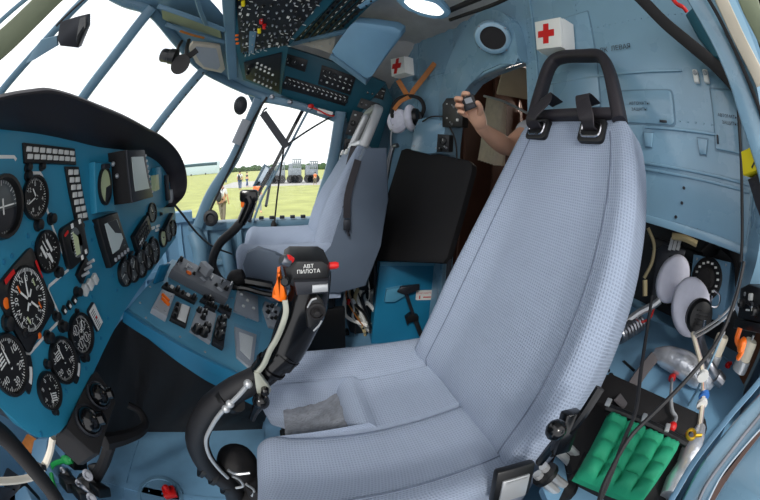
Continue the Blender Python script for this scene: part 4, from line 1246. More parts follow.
# breaker strips on the roof
P5 = Pl(at(340, -8, 1.40), at(385, -8, 1.38), at(286, 44, 1.72))
r5 = opanel('breaker_strip_panel', [(334, -14), (392, -14), (346, 30), (288, 44)], P5, 'overhead circuit breaker panel of slanting black strips at the top edge')
b = MB(); b.prism([P5.uv(*p) for p in [(288, 46), (345, 33), (347, 29), (289, 42)]], 0, .012, P5.M, b=.002); b.build('panel_edge', M_frame, r5)
for i in range(6):
    u0, u1 = i / 6 + .02, (i + 1) / 6 - .03
    qs = [bil([(337, -12), (388, -12), (343, 28), (293, 41)], u, v) for u, v in ((u0, 0), (u1, 0), (u1, 1), (u0, 1))]
    st = sub(r5, P5, qs, 'breaker_strip', M_black, .008)
    for k in range(9):
        px, py = bil([(337, -12), (388, -12), (343, 28), (293, 41)], (u0 + u1) / 2, .06 + .105 * k)
        if py > -6:
            proto('legend_strip' if i % 2 == 0 else 'push_button', st, on(P5, px, py, .008, .9))
# small box with two dials, and beige plate with a dome
b = MB(); P6 = Pl(at(290, 36, 1.72), at(314, 34, 1.70), at(290, 44, 1.74))
r6 = thing('dial_box', P6.w(300, 38), 'small black box with two dials beside the beige roof plate', 'instrument')
b.prism([P6.uv(*p) for p in [(288, 41), (291, 33), (314, 33), (311, 41)]], 0, .02, P6.M, b=.002); bx = b.build('box_case', M_black, r6)
for px in (296, 305): proto('small_dial', bx, on(P6, px, 37.5, .02))
P7 = Pl(at(298, 46, 1.74), at(334, 38, 1.70), at(300, 40, 1.72))
r7 = thing('roof_plate', P7.w(318, 44), 'beige roof plate with a pale round dome lamp', 'lamp')
b = MB(); b.prism([P7.uv(*p) for p in [(293, 43), (315, 40), (317, 30), (338, 28), (332, 54), (318, 49)]], -.01, 0, P7.M, b=.002); b.build('backplate', M_beige, r7)
b = MB(); b.ball((0, 0, 0), (.045, .030, .022), n=18, k=8); b.build('dome', M_lgrey, r7, P7.F(*P7.uv(325, 35)))
for px, py in [(302, 44), (314, 46), (322, 46), (330, 44)]: proto('screw', r7, on(P7, px, py))
# right-hand panel above the side window
P3 = Pl(at(284, 47, 1.90), at(386, 84, 1.90), at(280, 92, 1.97))
r3 = opanel('right_overhead_panel', [(283, 46), (386, 83), (352, 124), (278, 94)], P3, 'dark teal electrical panel with three black switch boards above the side window')
def board(r, pl, pxs, n1, n2, kinds, name='switch_board'):
    s_ = sub(r, pl, pxs, name)
    for j in range(n2):
        for i in range(n1):
            px, py = bil(pxs, (i + .5) / n1, (j + .5) / n2); proto(kinds[j % len(kinds)][i % len(kinds[j % len(kinds)])], s_, on(pl, px, py, .006))
    return s_
board(r3, P3, [(285, 53), (308, 60), (305, 72), (282, 64)], 3, 1, [['small_dial', 'small_dial', 'toggle_switch']])
board(r3, P3, [(287, 62), (288, 62), (288, 63), (287, 63)], 1, 1, [['legend_strip']])
s4 = board(r3, P3, [(322, 65), (356, 77), (350, 95), (318, 84)], 6, 2, [['knob', 'small_dial', 'knob', 'white_cap', 'white_cap', 'black_toggle'], ['black_toggle', 'white_cap', 'toggle_switch', 'toggle_switch', 'white_cap', 'toggle_switch']])
s5 = board(r3, P3, [(286, 76), (349, 96), (345, 106), (281, 88)], 14, 1, [['toggle_switch', 'small_dial', 'toggle_switch', 'toggle_switch', 'toggle_switch', 'white_cap']])
for k in range(14): proto('legend_strip', s5, on(P3, 290 + 4.2 * k, 79.5 + 1.35 * k, .006, -.33))
for k in range(6): proto('legend_strip', s4, on(P3, 325 + 5 * k, 75.8 + 1.75 * k, .006, -.33))
# side console beside the far seat
P4 = Pl(at(352, 85, 1.93), at(388, 92, 1.95), at(345, 150, 1.93))
r4 = opanel('side_switch_panel', [(386, 83), (352, 124), (343, 152), (356, 156), (378, 150), (393, 100)], P4, 'teal side panel with rotary selectors behind the far seat headrest')
sA = board(r4, P4, [(368, 84), (386, 89), (383, 100), (364, 95)], 4, 2, [['legend_strip'], ['knob']])
sB = board(r4, P4, [(361, 98), (380, 104), (377, 113), (357, 107)], 4, 1, [['knob', 'black_toggle']])
sC = board(r4, P4, [(353, 110), (375, 116), (366, 140), (345, 134)], 3, 3, [['white_cap', 'legend_strip'], ['large_knob', 'knob', 'toggle_switch'], ['toggle_switch']])
sD = board(r4, P4, [(345, 138), (362, 142), (358, 154), (343, 150)], 2, 1, [['small_dial', 'knob']])
# blue hinged roof box
hb = thing('roof_box', at(360, 40, 1.55), 'large smooth blue box fixed under the roof lining, right of the switch panels', 'box')
P8 = Pl(at(334, 54, 1.60), at(392, 57, 1.50), at(350, 24, 1.50))
b = MB(); b.prism([P8.uv(*p) for p in [(331, 52), (335, 46), (349, 26), (354, 22), (394, 27), (401, 31), (401, 37), (372, 76), (368, 80), (362, 77), (334, 56)]], -.08, 0, P8.M, b=.012); b.build('box_lid', M_fusd, hb)
b = MB(); b.prism([P8.uv(*p) for p in [(331, 54), (335, 56), (366, 80), (366, 85), (329, 58)]], -.1, .004, P8.M, b=.003); b.build('box_flange', M_frame, hb)
# roof lamp
lp = thing('roof_lamp', at(425, 5, 1.25), 'bright oval ceiling light at the top edge', 'lamp')
PLm = Pl(at(402, 0, 1.33), at(448, 14, 1.33), at(410, 14, 1.36))
b = MB(); q = [PLm.uv(*p) for p in [(397, 0), (404, -6), (436, -2), (448, 8), (450, 14), (440, 18), (414, 12)]]
q = [(p.x, p.y) for p in smoothpath([(*p, 0) for p in q], 4, True)]; b.prism(q, -.02, .012, PLm.M, b=.006); b.build('lamp_rim', M_fusd, lp)
cx = sum(p[0] for p in q) / len(q); cy = sum(p[1] for p in q) / len(q); b = MB(); b.prism([(cx + (x - cx) * .72, cy + (y - cy) * .6) for x, y in q], .008, .018, PLm.M, b=.004)
b.build('diffuser', mat('lamp_diffuser', (255, 250, 240), .4, emit=2.2), lp)
# pipes along the roof beside the lamp
for k, (pts, r_) in enumerate([([(360, 6, 1.45), (378, -4, 1.40), (392, -12, 1.36)], .018), ([(450, 20, 1.38), (490, 6, 1.25), (520, -8, 1.15)], .008), ([(446, 12, 1.36), (480, -2, 1.25)], .012)]):
    b = MB(); b.tube([at(*p) for p in pts], r_, 8); tag(b.build('roof_pipe', [M_fusd, M_blackm, M_blackm][k]), ['short pale blue pipe at the roof left of the lamp', 'thin black roof rail above the doorway arch', 'thick black roof rail nearest the ceiling lamp'][k], 'pipe')
# red cross boxes
def aid(pl, pxs, depth, label, name='first_aid_box'):
    Q = [pl.uv(*p) for p in pxs]; r = thing(name, pl.at(*Q[3], 0), label, 'first aid kit', 'first aid boxes')
    b = MB(); b.prism(Q, -depth, -.004, pl.M, b=.008); b.build('case', M_white, r)
    cx = sum(p[0] for p in Q) / 4; cy = sum(p[1] for p in Q) / 4
    b = MB(); b.prism([(cx + (x - cx) * .97, cy + (y - cy) * .97) for x, y in Q], -.004, .006, pl.M, b=.005); lid = b.build('lid', M_white, r)
    w_ = abs(Q[1][0] - Q[0][0]); ax = V(Q[1]) - V(Q[0]); an = math.atan2(ax.y, ax.x); M = pl.F(cx - w_ * .05, cy, .0065, an)
    b = MB(); s_ = w_ * .30; t_ = w_ * .10; b.prism([(-t_, -s_), (t_, -s_), (t_, -t_), (s_, -t_), (s_, t_), (t_, t_), (t_, s_), (-t_, s_), (-t_, t_), (-s_, t_), (-s_, -t_), (-t_, -t_)], 0, .001, M); b.build('red_cross', M_red, lid)
    return r
AX1 = .71
aid(Pl(aX(536, 22, AX1), aX(562, 18, AX1), aX(537, 50, AX1)), [(535, 22), (561, 17), (563, 48), (537, 51)], .06, 'larger white red-cross box on the bulkhead above the tall headrest')
AY = Pl(aX(391, 59, .53), aX(406, 56, .56), aX(392, 76, .53))
aid(AY, [(391, 59), (405, 56), (406, 73), (392, 77)], .05, 'smaller white red-cross box beside the roof box, over the hanging headphones')
b = MB(); b.box((0, 0, 0), (.03, .02, .02), frame(aX(563, 38, .73), V((-1, .3, 0))), b=.004); b.lathe([(.02, 0), (.02, .02), (.01, .025), (0, .025)], 12, frame(at(566, 40, 1.1), V((-.5, -.8, 0))), cap=False)
# ================================================================ control sticks
st = thing('control_stick', (-.2, .5, .0), 'black cyclic control stick with an orange trigger rising in front of the near seat', 'control stick', 'control sticks')
SY = .50
def sy(px, py, dy=0.0): return aY(px, py, SY + dy)
b = MB(); b.tube([sy(240, 520), sy(232, 488), sy(209, 468), sy(197, 440), sy(208, 412), sy(232, 392), sy(258, 378), sy(276, 364)], [.031, .031, .031, .031, .030, .029, .027, .026], 16)
tb = b.build('stick_tube', M_rubber, st)
b = MB(); b.tube([sy(262, 374), sy(275, 362), sy(288, 350)], [.027, .03, .031], 16)
for k in range(2): b.tube([sy(270 + 14 * k, 367 - 13 * k), sy(272 + 14 * k, 365 - 13 * k)], .033, 16)
b.build('stick_collar', M_blackg, st)
# grip: lofted hand grip with finger bulges
gp = [(276, 362, .030, .028), (284, 350, .033, .029), (290, 336, .036, .030), (296, 322, .037, .031), (302, 310, .038, .031), (306, 300, .036, .030), (308, 290, .034, .028), (308, 280, .036, .028), (308, 272, .036, .028)]
P = [sy(p[0] + 2, p[1]) for p in gp]; rings = []
for i, p in enumerate(gp):
    t = (P[min(i + 1, len(P) - 1)] - P[max(i - 1, 0)]).normalized(); sd = V((0, 1, 0)); fr = t.cross(sd).normalized()
    ring = []
    for k in range(18):
        a = 2 * PI * k / 18; ca, sa = math.cos(a), math.sin(a); e = .8
        ring.append(P[i] + fr * (p[2] * math.copysign(abs(ca) ** e, ca)) + sd * (p[3] * math.copysign(abs(sa) ** e, sa)))
    rings.append(ring)
b = MB(); b.loft(rings); grip = b.build('grip', M_blackg, st)
PG = Pl(sy(284, 272, -.02), sy(328, 276, -.02), sy(286, 258, -.02))
b = MB(); b.prism([PG.uv(*p) for p in [(283, 268), (284, 262), (290, 258), (322, 258), (329, 262), (330, 272), (328, 284), (312, 288), (292, 286), (286, 280)]], -.075, .012, PG.M, b=.012); hd_ = b.build('grip_head', M_black, st)
b = MB(); b.prism([PG.uv(*p) for p in [(293, 277), (327, 276), (327, 289), (296, 291)]], -.02, .022, PG.M, b=.005); b.build('head_band', M_charcoal, hd_)
b = MB(); b.prism([PG.uv(*p) for p in [(311, 280), (326, 279), (326, 286), (311, 287)]], .02, .025, PG.M, b=.001); b.build('head_plate', M_lgrey, hd_)
for dy, t_ in ((264, 'АВТ'), (269, 'ПИЛОТА')):
    u, v = PG.uv(308, dy); b = MB(); b.text(t_, PG.F(u, v, .0125, .16), .0062); b.build('grip_lettering', M_white, hd_, smooth=False)
def btn(px, py, r, h, m, name, n=V((-.3, -1, .2)), dy=-.035):
    q = sy(px, py, dy); b = MB(); b.lathe([(r, 0), (r, h * .7), (r * .7, h), (0, h)], 16, frame(q, n), cap=False); return b.build(name, m, hd_)
btn(288, 262, .009, .014, M_steel, 'trim_button', V((-.7, -.5, .5))); btn(292, 260, .005, .012, M_red, 'call_button', V((-.6, -.5, .6)))
btn(329, 266, .006, .016, M_red, 'release_button', V((1, -.1, .1)), -.01)
btn(286, 281, .008, .008, M_blackg, 'pivot_bolt')
# thumb-side switch pod
PB3 = Pl(sy(308, 318, -.034), sy(324, 318, -.034), sy(308, 300, -.034))
b = MB(); b.prism([PB3.uv(*p) for p in [(305, 308), (310, 296), (316, 294), (323, 302), (325, 310), (321, 318), (312, 329), (307, 326)]], -.03, .008, PB3.M, b=.006); pod = b.build('switch_pod', M_black, st)
u, v = PB3.uv(316, 309); b = MB(); b.lathe([(.015, .006), (.015, .012), (.011, .013), (.011, .009), (.006, .009), (.005, .02), (0, .021)], 18, PB3.F(u, v), cap=False); b.build('hat_switch', M_blackm, pod)
b = MB(); b.sweep([PB3.at(*PB3.uv(*p), .010) for p in [(307, 305), (311, 298), (316, 296)]], rrect(.003, .002, .0008, 1), PB3.n, k=4); b.build('pod_trim', M_lgrey, pod)
b = MB(); b.sweep([PB3.at(*PB3.uv(*p), .010) for p in [(313, 328), (318, 323), (321, 318)]], rrect(.003, .002, .0008, 1), PB3.n, k=4); b.build('pod_trim', M_lgrey, pod)
# orange trigger
PT = Pl(sy(272, 300, -.02), sy(288, 300, -.02), sy(272, 270, -.02))
b = MB(); b.prism([PT.uv(*p) for p in [(277, 272), (280, 271), (284, 288), (287, 297), (286, 302), (279, 302), (272, 298), (273, 294), (277, 288)]], -.025, .002, PT.M, b=.005); b.build('trigger', M_orange, st)
# brake lever: grey bent strip with its cable
b = MB(); b.sweep([sy(285, 300, -.03), sy(286, 312, -.035), (sy(282, 326, -.04)), sy(276, 340, -.04), sy(270, 350, -.04), sy(264, 364, -.04), sy(256, 374, -.04)], rrect(.010, .006, .002, 2), V((0, -1, 0)), k=5)
lev = b.build('brake_lever', M_lever, st)
PLv = Pl(sy(250, 380, -.042), sy(270, 380, -.042), sy(250, 366, -.042))
b = MB(); b.prism([PLv.uv(*p) for p in [(254, 372), (259, 372), (268, 384), (271, 390), (267, 396), (258, 396), (256, 386)]], -.005, .004, PLv.M, b=.002); b.build('lever_bracket', M_lever, lev)
b = MB(); b.lathe([(.008, 0), (.008, .012), (.005, .015), (0, .015)], 12, frame(sy(265, 389, -.045), V((0, -1, 0))), cap=False); b.build('lever_bolt', M_blackg, lev)
b = MB(); b.ball(sy(261, 401, -.05), .017, n=16, k=10); b.tube([sy(260, 402, -.045), sy(255, 412, -.045), sy(252, 419, -.045)], [.012, .008, .007], 8); b.build('lock_knob', M_blackg, lev)
b = MB(); b.tube([sy(250, 382, -.045), sy(240, 394, -.045), sy(230, 404, -.045), sy(220, 414, -.045), sy(212, 426, -.045), sy(206, 440, -.045), sy(209, 455, -.045), sy(218, 468, -.045), sy(228, 478, -.045)], .0048, 8)
for (px, py) in ((230, 404), (226, 409), (248, 384)): b.ball(sy(px, py, -.046), (.009, .009, .009), n=10, k=6)
b.build('brake_cable', M_lgrey, st)
b = MB(); b.tube([sy(193, 438), sy(200, 438, -.001)], .002, 4); 
for (px, py, a_) in [(203, 466, 0), (214, 474, 0), (226, 484, 0), (230, 398, 0)]:
    bb = MB(); t = V((1, 0, -.8)).normalized() if py > 440 else V((1, 0, .8)).normalized(); c0 = sy(px, py); bb.tube([c0 - t * .006, c0 + t * .006], .037, 16); bb.build('clamp_band', M_black, st)
# rubber boot at the foot
b = MB(); b.lathe([(.10, 0), (.11, .03), (.095, .05), (.10, .07), (.085, .09), (.09, .11), (.07, .13), (.07, .15), (.045, .17), (.036, .22), (0, .22)], 20, Matrix.Translation(V((-.17, .5, 0))), cap=False); b.build('boot', M_blackm, st)
bb = MB(); bb.lathe([(.06, 0), (.062, .1), (.052, .13), (.03, .145), (0, .15)], 18, frame(aY(232, 462, .56) + V((0, 0, -.1)), V((.15, 0, 1))), cap=False); bb.build('boot_cap', M_blackm, st)
for pts in ([(232, 476), (240, 480), (243, 486), (236, 488)], [(246, 484), (254, 490), (252, 496)], [(228, 470), (236, 474), (250, 473)]):
    bb = MB(); bb.tube([aY(*p, .47) for p in pts], .004, 6); bb.build('boot_lace', M_lgrey, st)

# far control stick
s2_ = thing('control_stick', aY(232, 300, 1.25), 'far black control stick curving up beside the copilot seat', 'control stick', 'control sticks')
FY = 1.25
fy = lambda px, py, d=0.0: aY(px, py, FY + d)
b = MB(); b.tube([fy(232, 285), fy(222, 282), fy(214, 270), (fy(213, 258)), fy(220, 243), fy(232, 232), fy(243, 220)], .019, 12); b.build('stick_tube', M_rubber, s2_)
b = MB(); b.tube([fy(241, 223), fy(246, 213), fy(250, 203), fy(248, 197)], [.02, .024, .026, .026], 12)
b.box((0, 0, 0), (.075, .05, .04), frame(fy(249, 196), V((0, -1, .1))), b=.012); b.build('grip', M_blackg, s2_)
b = MB(); b.box((0, 0, 0), (.016, .04, .03), frame(fy(243, 202), V((0, -1, 0))), b=.005); b.build('trigger', M_orange, s2_)
b = MB(); b.tube([fy(232, 284), fy(236, 279), fy(244, 276)], [.03, .04, .03], 12); b.tube([fy(225, 287), fy(240, 282)], .02, 10); b.build('boot', M_blackm, s2_)
b = MB(); b.tube([fy(228, 288, -.05), fy(244, 288, -.05), fy(262, 293, -.05), fy(280, 296, -.05)], .012, 8); b.tube([fy(238, 280), fy(256, 283), fy(272, 286)], .02, 8); b.build('linkage_rod', M_blackg, s2_)
# ================================================================ outdoors, beyond the side window
GZ = -1.15
def ground(px, py): return aZ(px, py, GZ)
M_grass = mat('grass_field', (172, 176, 108), .95, var=.2, scale=.6)
M_tarmac = mat('tarmac', (186, 184, 178), .9, var=.08, scale=.5)
M_tree = mat('tree_line', (62, 86, 52), .95, var=.4, scale=.12)
M_bus = mat('bus_white', (190, 206, 218), .3)
M_busw = mat('bus_glass', (60, 84, 96), .15)
M_khaki = mat('khaki_cloth', (120, 112, 100), .85)
M_shirtw = mat('shirt_white', (226, 226, 228), .85)
M_shirto = mat('shirt_orange', (232, 120, 70), .85)
M_denim = mat('denim', (60, 84, 130), .85)
M_hair = mat('hair_dark', (44, 34, 28), .7)
M_bag = mat('bag_dark', (52, 54, 62), .8)
M_army = mat('army_grey', (124, 132, 142), .7, var=.2, scale=2)
b = MB(); b.prism([(-260, 2.6), (220, 2.6), (220, 260), (-260, 260)], GZ - .1, GZ); struct(b.build('ground', M_grass))
tl = ground(250, 184).y
b = MB(); y0 = aZ(290, 186, GZ).y; y1 = aZ(290, 180, GZ).y
b.prism([(aZ(235, 182, GZ).x, y0 * 1.02), (200, y0 * 1.02), (200, y1), (aZ(235, 182, GZ).x, y1)], GZ, GZ + .02); struct(b.build('path', M_tarmac))
# wood on the horizon: one uncountable band of crowns
b = MB(); rnd = random.Random(4)
for k in range(420):
    x = -250 + 1.15 * k + rnd.uniform(-1, 1); y = 225 + rnd.uniform(-10, 14); r = rnd.uniform(1.4, 2.7)
    b.ball((x, y, GZ + r * .7), (r, r, r * rnd.uniform(.8, 1.15)), n=8, k=6)
o = b.build('treeline', M_tree); tag(o, 'low dark green wood on the horizon beyond the grass field', 'trees', kind='stuff')

def skin_body(name, joints, edges, mats, parent, sub=1):
    me = bpy.data.meshes.new(name); W = WM[parent.name].inverted()
    me.from_pydata([tuple(W @ V(j[0])) for j in joints], edges, [])
    o = bpy.data.objects.new(name, me); C.objects.link(o); me.materials.append(mats)
    m = o.modifiers.new('skin', 'SKIN'); m.use_smooth_shade = True
    for i, j in enumerate(joints):
        r = j[1] if isinstance(j[1], tuple) else (j[1], j[1]); me.skin_vertices[0].data[i].radius = r
        me.skin_vertices[0].data[i].use_root = (i == 0)
    s = o.modifiers.new('sub', 'SUBSURF'); s.levels = sub; s.render_levels = sub
    place(o, WM[parent.name], parent); return o


def walker(px, py, htop, label, shirt, trousers, facing, stride=.12):
    g = ground(px, py); d = (g - V((0, 0, GZ))).length
    t = (g - CAM).length; h = (at(px, htop, t) - at(px, py, t)).length
    h = min(max(h, 1.5), 1.95); k = h / 1.75
    r = thing('person', g, label, 'person', None)
    f = V((math.cos(facing), math.sin(facing), 0)); s = V((-f.y, f.x, 0))
    P = lambda a, c, z: g + (f * a + s * c + V((0, 0, z))) * k
    J = [(P(0, 0, .95), .13 * k), (P(0, 0, 1.2), .13 * k), (P(0, 0, 1.40), .14 * k), (P(.02, 0, 1.52), .055 * k), (P(.03, 0, 1.64), .088 * k), (P(.02, 0, 1.72), .07 * k)]
    E_ = [(0, 1), (1, 2), (2, 3), (3, 4), (4, 5)]
    for sd in (-1, 1):
        i = len(J); a = stride * sd
        J += [(P(0, .1 * sd, .88), .09 * k), (P(a * .5 + .03, .11 * sd, .48), .06 * k), (P(a, .11 * sd, .08), .042 * k), (P(a + .14, .12 * sd, .04), .04 * k)]
        E_ += [(0, i), (i, i + 1), (i + 1, i + 2), (i + 2, i + 3)]
        i = len(J)
        J += [(P(0, .19 * sd, 1.40), .06 * k), (P(-a * .6 - .02, .25 * sd, 1.12), .043 * k), (P(-a * .6 + .1, .24 * sd, .88), .033 * k), (P(-a * .6 + .14, .24 * sd, .78), .035 * k)]
        E_ += [(2, i), (i, i + 1), (i + 1, i + 2), (i + 2, i + 3)]
    skin_body('body', J, E_, M_skin, r)
    T = [(P(0, 0, .93), .155 * k), (P(0, 0, 1.2), .15 * k), (P(0, 0, 1.41), .155 * k)]
    TE = [(0, 1), (1, 2)]
    for sd in (-1, 1):
        i = len(T); a = stride * sd
        T += [(P(0, .19 * sd, 1.41), .078 * k), (P(-a * .4 - .01, .235 * sd, 1.2), .066 * k)]; TE += [(2, i), (i, i + 1)]
    skin_body('shirt', T, TE, shirt, r)
    T = [(P(0, 0, .96), .15 * k)]; TE = []
    for sd in (-1, 1):
        i = len(T); a = stride * sd
        T += [(P(0, .1 * sd, .86), .105 * k), (P(a * .5 + .03, .11 * sd, .48), .08 * k), (P(a, .11 * sd, .12), .068 * k)]; TE += [(0, i), (i, i + 1), (i + 1, i + 2)]
    skin_body('trousers', T, TE, trousers, r)
    hb = MB(); hb.ball(P(.0, 0, 1.68), (.1 * k, .1 * k, .105 * k)); hb.build('hair', M_hair, r)
    return r, P, k


def pack(P, k, label, m):
    b = MB(); q = [P(-.22, 0, 1.2)]
    vs = P(-.30, 0, 1.17)
    b.ball(vs, (.13 * k, .17 * k, .25 * k), n=12, k=8); b.ball(P(-.40, 0, 1.08), (.07 * k, .12 * k, .12 * k))
    for sd in (-1, 1):
        b.tube([P(-.17, .09 * sd, 1.4), P(-.02, .1 * sd, 1.5), P(.14, .1 * sd, 1.35), P(.1, .12 * sd, 1.1), P(-.16, .1 * sd, 1.02)], .022 * k, 6)
    return tag(b.build('backpack', m), label, 'backpack')


r1, P1, k1 = walker(223, 223, 182, 'person in white shirt and khaki trousers walking away on the grass', M_shirtw, M_khaki, math.radians(75))
pack(P1, k1, 'dark backpack on the back of the walker in khaki trousers', M_bag)
r2, P2, k2 = walker(240, 190, 171, 'farther person in white top and blue jeans on the grass', M_shirtw, M_denim, math.radians(80))
pack(P2, k2, 'small black backpack worn by the farther person in jeans', M_bag)
walker(247, 187, 172, 'most distant person in dark clothes beside the one in jeans', M_bag, M_denim, math.radians(20))
walker(258, 213, 180, 'person in orange shirt behind the far control stick', M_shirto, M_grey, math.radians(-60))
walker(226, 184, 174, 'tiny person in blue far out on the grass by the bus', M_denim, M_denim, math.radians(60))
walker(315, 185, 176, 'tiny person in orange vest at the tarmac edge', M_shirto, M_khaki, math.radians(120))
# white coach
g0 = ground(170, 178); yb = g0.y
L0, L1 = aY(150, 178, yb).x, aY(219, 178, yb).x; ht = aY(200, 163, yb).z - GZ
bus = thing('bus', ((L0 + L1) / 2, yb, GZ), 'white coach with a dark window band parked across the field', 'bus')
b = MB(); b.box(((L0 + L1) / 2, yb + 1.3, GZ + .35 + ht / 2), (L1 - L0, 2.5, ht), b=.2); b.build('bus_body', M_bus, bus)
b = MB(); b.box(((L0 + L1) / 2, yb + .04, GZ + .35 + ht * .80), ((L1 - L0) * .95, .06, ht * .24), b=.02); b.build('window_band', M_busw, bus)
for f in (.15, .62, .82):
    q = V((L0 + (L1 - L0) * f, yb + .02, GZ + .5)); b = MB(); b.lathe([(.5, 0), (.5, .25), (.28, .26), (.27, .2), (0, .2)], 18, frame(q + V((0, .2, 0)), V((0, -1, 0)))); b.build('wheel', M_rubber, bus)
# parked machinery: lattice of grey military vehicles
yb = ground(290, 183).y
for i, (x0, x1, top, lab) in enumerate([(269, 285, 163, 'grey military truck left of the machinery row, behind the mirror'), (288, 301, 159, 'tall grey radar truck in the middle of the machinery row'), (305, 317, 161, 'boxy grey truck at the right end of the machinery row')]):
    a, c_ = aY(x0, 183, yb), aY(x1, 183, yb); hz = aY(x0, top, yb).z - GZ
    r = thing('military_truck', ((a.x + c_.x) / 2, yb, GZ), lab, 'truck', 'parked military trucks')
    b = MB(); b.box(((a.x + c_.x) / 2, yb, GZ + hz * .42), (c_.x - a.x, 2.4, hz * .4), b=.1); b.box((a.x + (c_.x - a.x) * .2, yb, GZ + hz * .66), ((c_.x - a.x) * .3, 2.2, hz * .3), b=.1); b.build('truck_body', M_army, r)
    b = MB()
    for k in range(5):
        x = a.x + (c_.x - a.x) * (.35 + .15 * k); b.bar((x, yb - .9, GZ + hz * .6), (x, yb - .9, GZ + hz), .12, .12, V((0, 1, 0)))
        if k < 4:
            b.bar((x, yb - .9, GZ + hz * .62), (x + (c_.x - a.x) * .15, yb - .9, GZ + hz * .97), .1, .1, V((0, 1, 0)))
    b.bar((a.x + (c_.x - a.x) * .3, yb - .9, GZ + hz * .98), (c_.x, yb - .9, GZ + hz * .98), .14, .14, V((0, 1, 0))); b.build('lattice', M_army, r)
    for f in (.2, .5, .8):
        b = MB(); b.lathe([(.55, 0), (.55, .3), (0, .3)], 14, frame(V((a.x + (c_.x - a.x) * f, yb - 1.1, GZ + .55)), V((0, -1, 0)))); b.build('wheel', M_rubber, r)
# ================================================================ doorway: folding seat, step box, axe, wiring
js = thing('folding_seat', (.66, 1.25, .0), 'tall flat black folding seat back standing in the doorway behind the far seat', 'seat')
a_, b_, c_ = at(402, 149, 1.72), at(472, 163, 1.36), at(443, 262, 1.33)
PJ = Pl(a_, b_, c_)
outl = [(401, 150), (406, 148), (468, 160), (472, 164), (472, 170), (447, 258), (443, 263), (370, 260), (368, 256)]
b = MB(); b.prism([PJ.uv(*p) for p in outl], -.035, 0, PJ.M, b=.008); b.build('backrest', M_blackm, js)
b = MB(); b.tube([PJ.at(*PJ.uv(399, 146), .01), PJ.at(*PJ.uv(393, 152), .012), PJ.at(*PJ.uv(384, 200), .012), PJ.at(*PJ.uv(372, 254), .012)], .014, 10); b.build('frame_tube', M_steel, js)
b = MB(); b.tube([PJ.at(*PJ.uv(370, 258), -.03), V((PJ.w(372, 258).x + .05, PJ.w(372, 258).y, .02))], .012, 8); b.build('leg', M_charcoal, js)
b = MB(); b.tube([PJ.at(*PJ.uv(445, 258), -.03), V((PJ.w(445, 258).x + .06, PJ.w(445, 258).y + .02, .02))], .012, 8); b.build('leg', M_charcoal, js)

bxb = thing('step_box', (.62, 1.55, 0), 'bright blue box with a white and red label under the black folding seat', 'box')
PB4 = Pl(aZ(371, 344, .0), aZ(426, 342, .0), aZ(371, 344, .0) + V((0, 0, 1)))
u1, v1 = PB4.uv(445, 262); u0, v0 = PB4.uv(380, 262)
b = MB(); b.prism([(0, 0.001), (PB4.uv(426, 342)[0], .001), (u1, v1), (u0, v0)], -.16, 0, PB4.M, b=.006); b.build('box_body', M_consd, bxb)
b = MB(); b.prism([(u0, v0), (u1, v1), (u1, v1 - .02), (u0, v0 - .02)], 0, .006, PB4.M, b=.002)
b.build('box_rim', M_cons, bxb)
u, v = PB4.uv(425, 295); b = MB(); b.prism([(u + x, v + y) for x, y in rrect(.105, .06, .008)], 0, .002, PB4.M); lb = b.build('label_plate', M_paper, bxb)
b = MB(); b.text('ОГНЕТУШИТЕЛЬ', PB4.F(u, v + .012, .0026, .03), .009)
b.box((u - .03, v - .012, .0028), (.006, .02, .001), PB4.M); b.box((u + .012, v - .012, .0028), (.045, .006, .001), PB4.M); b.build('label_print', M_red, lb, smooth=False)
b = MB(); q = [PB4.uv(*p) for p in [(386, 288), (402, 285), (404, 294), (394, 300), (384, 300)]]; b.prism(q, 0, .03, PB4.M, b=.004); b.build('axe_bracket', M_cons, bxb)
ax = thing('axe', PB4.at(*PB4.uv(418, 330), .03), 'dark emergency axe clipped upright to the front of the blue box', 'axe')
A0, A1, A2 = (PB4.at(*PB4.uv(*p), .035) for p in [(404, 288), (412, 312), (420, 332)])
b = MB(); b.tube([A0, A1], .010, 8); b.build('shaft', M_charcoal, ax)
b = MB(); b.tube([A1, lerp(A1, A2, .5), A2], [.014, .015, .016], 10); b.build('grip', M_rubber, ax)
b = MB(); q = [PB4.uv(*p) for p in [(396, 289), (400, 284), (411, 283), (418, 282), (418, 287), (410, 289), (404, 292)]]; b.prism(q, .024, .046, PB4.M, b=.004); b.build('axe_head', M_charcoal, ax)
b = MB(); q = [PB4.uv(*p) for p in [(404, 315), (409, 311), (417, 313), (417, 317), (408, 318), (406, 322)]]; b.prism(q, .01, .05, PB4.M, b=.003); b.build('clip', M_black, bxb)

# open equipment bay left of the box, full of wiring
eb = thing('equipment_bay', (.45, 1.62, 0), 'open bay of tangled wires and a round grey port left of the blue box', 'equipment')
PE = Pl(aY(345, 335, 1.62), aY(378, 335, 1.62), aY(345, 260, 1.62))
b = MB(); b.prism([PE.uv(*p) for p in [(346, 262), (378, 250), (378, 330), (370, 342), (352, 336)]], -.15, -.05, PE.M, b=.004); b.build('bay_back', M_dark, eb)
u, v = PE.uv(376, 300); b = MB(); b.lathe([(.05, 0), (.05, .02), (.036, .025), (.034, .005), (0, .005)], 20, PE.F(u, v, -.05) @ Matrix.Diagonal((.75, 1.1, 1, 1)), cap=False); b.build('round_port', M_lgrey, eb)
b = MB(); b.prism([PE.uv(*p) for p in [(360, 290), (371, 286), (370, 330), (360, 328)]], -.05, -.01, PE.M, b=.004); b.build('relay_box', M_black, eb)
b = MB(); b.prism([PE.uv(*p) for p in [(374, 258), (384, 256), (382, 284), (373, 284)]], -.05, -.01, PE.M, b=.004); b.build('relay_box', M_charcoal, eb)
rw = random.Random(5)
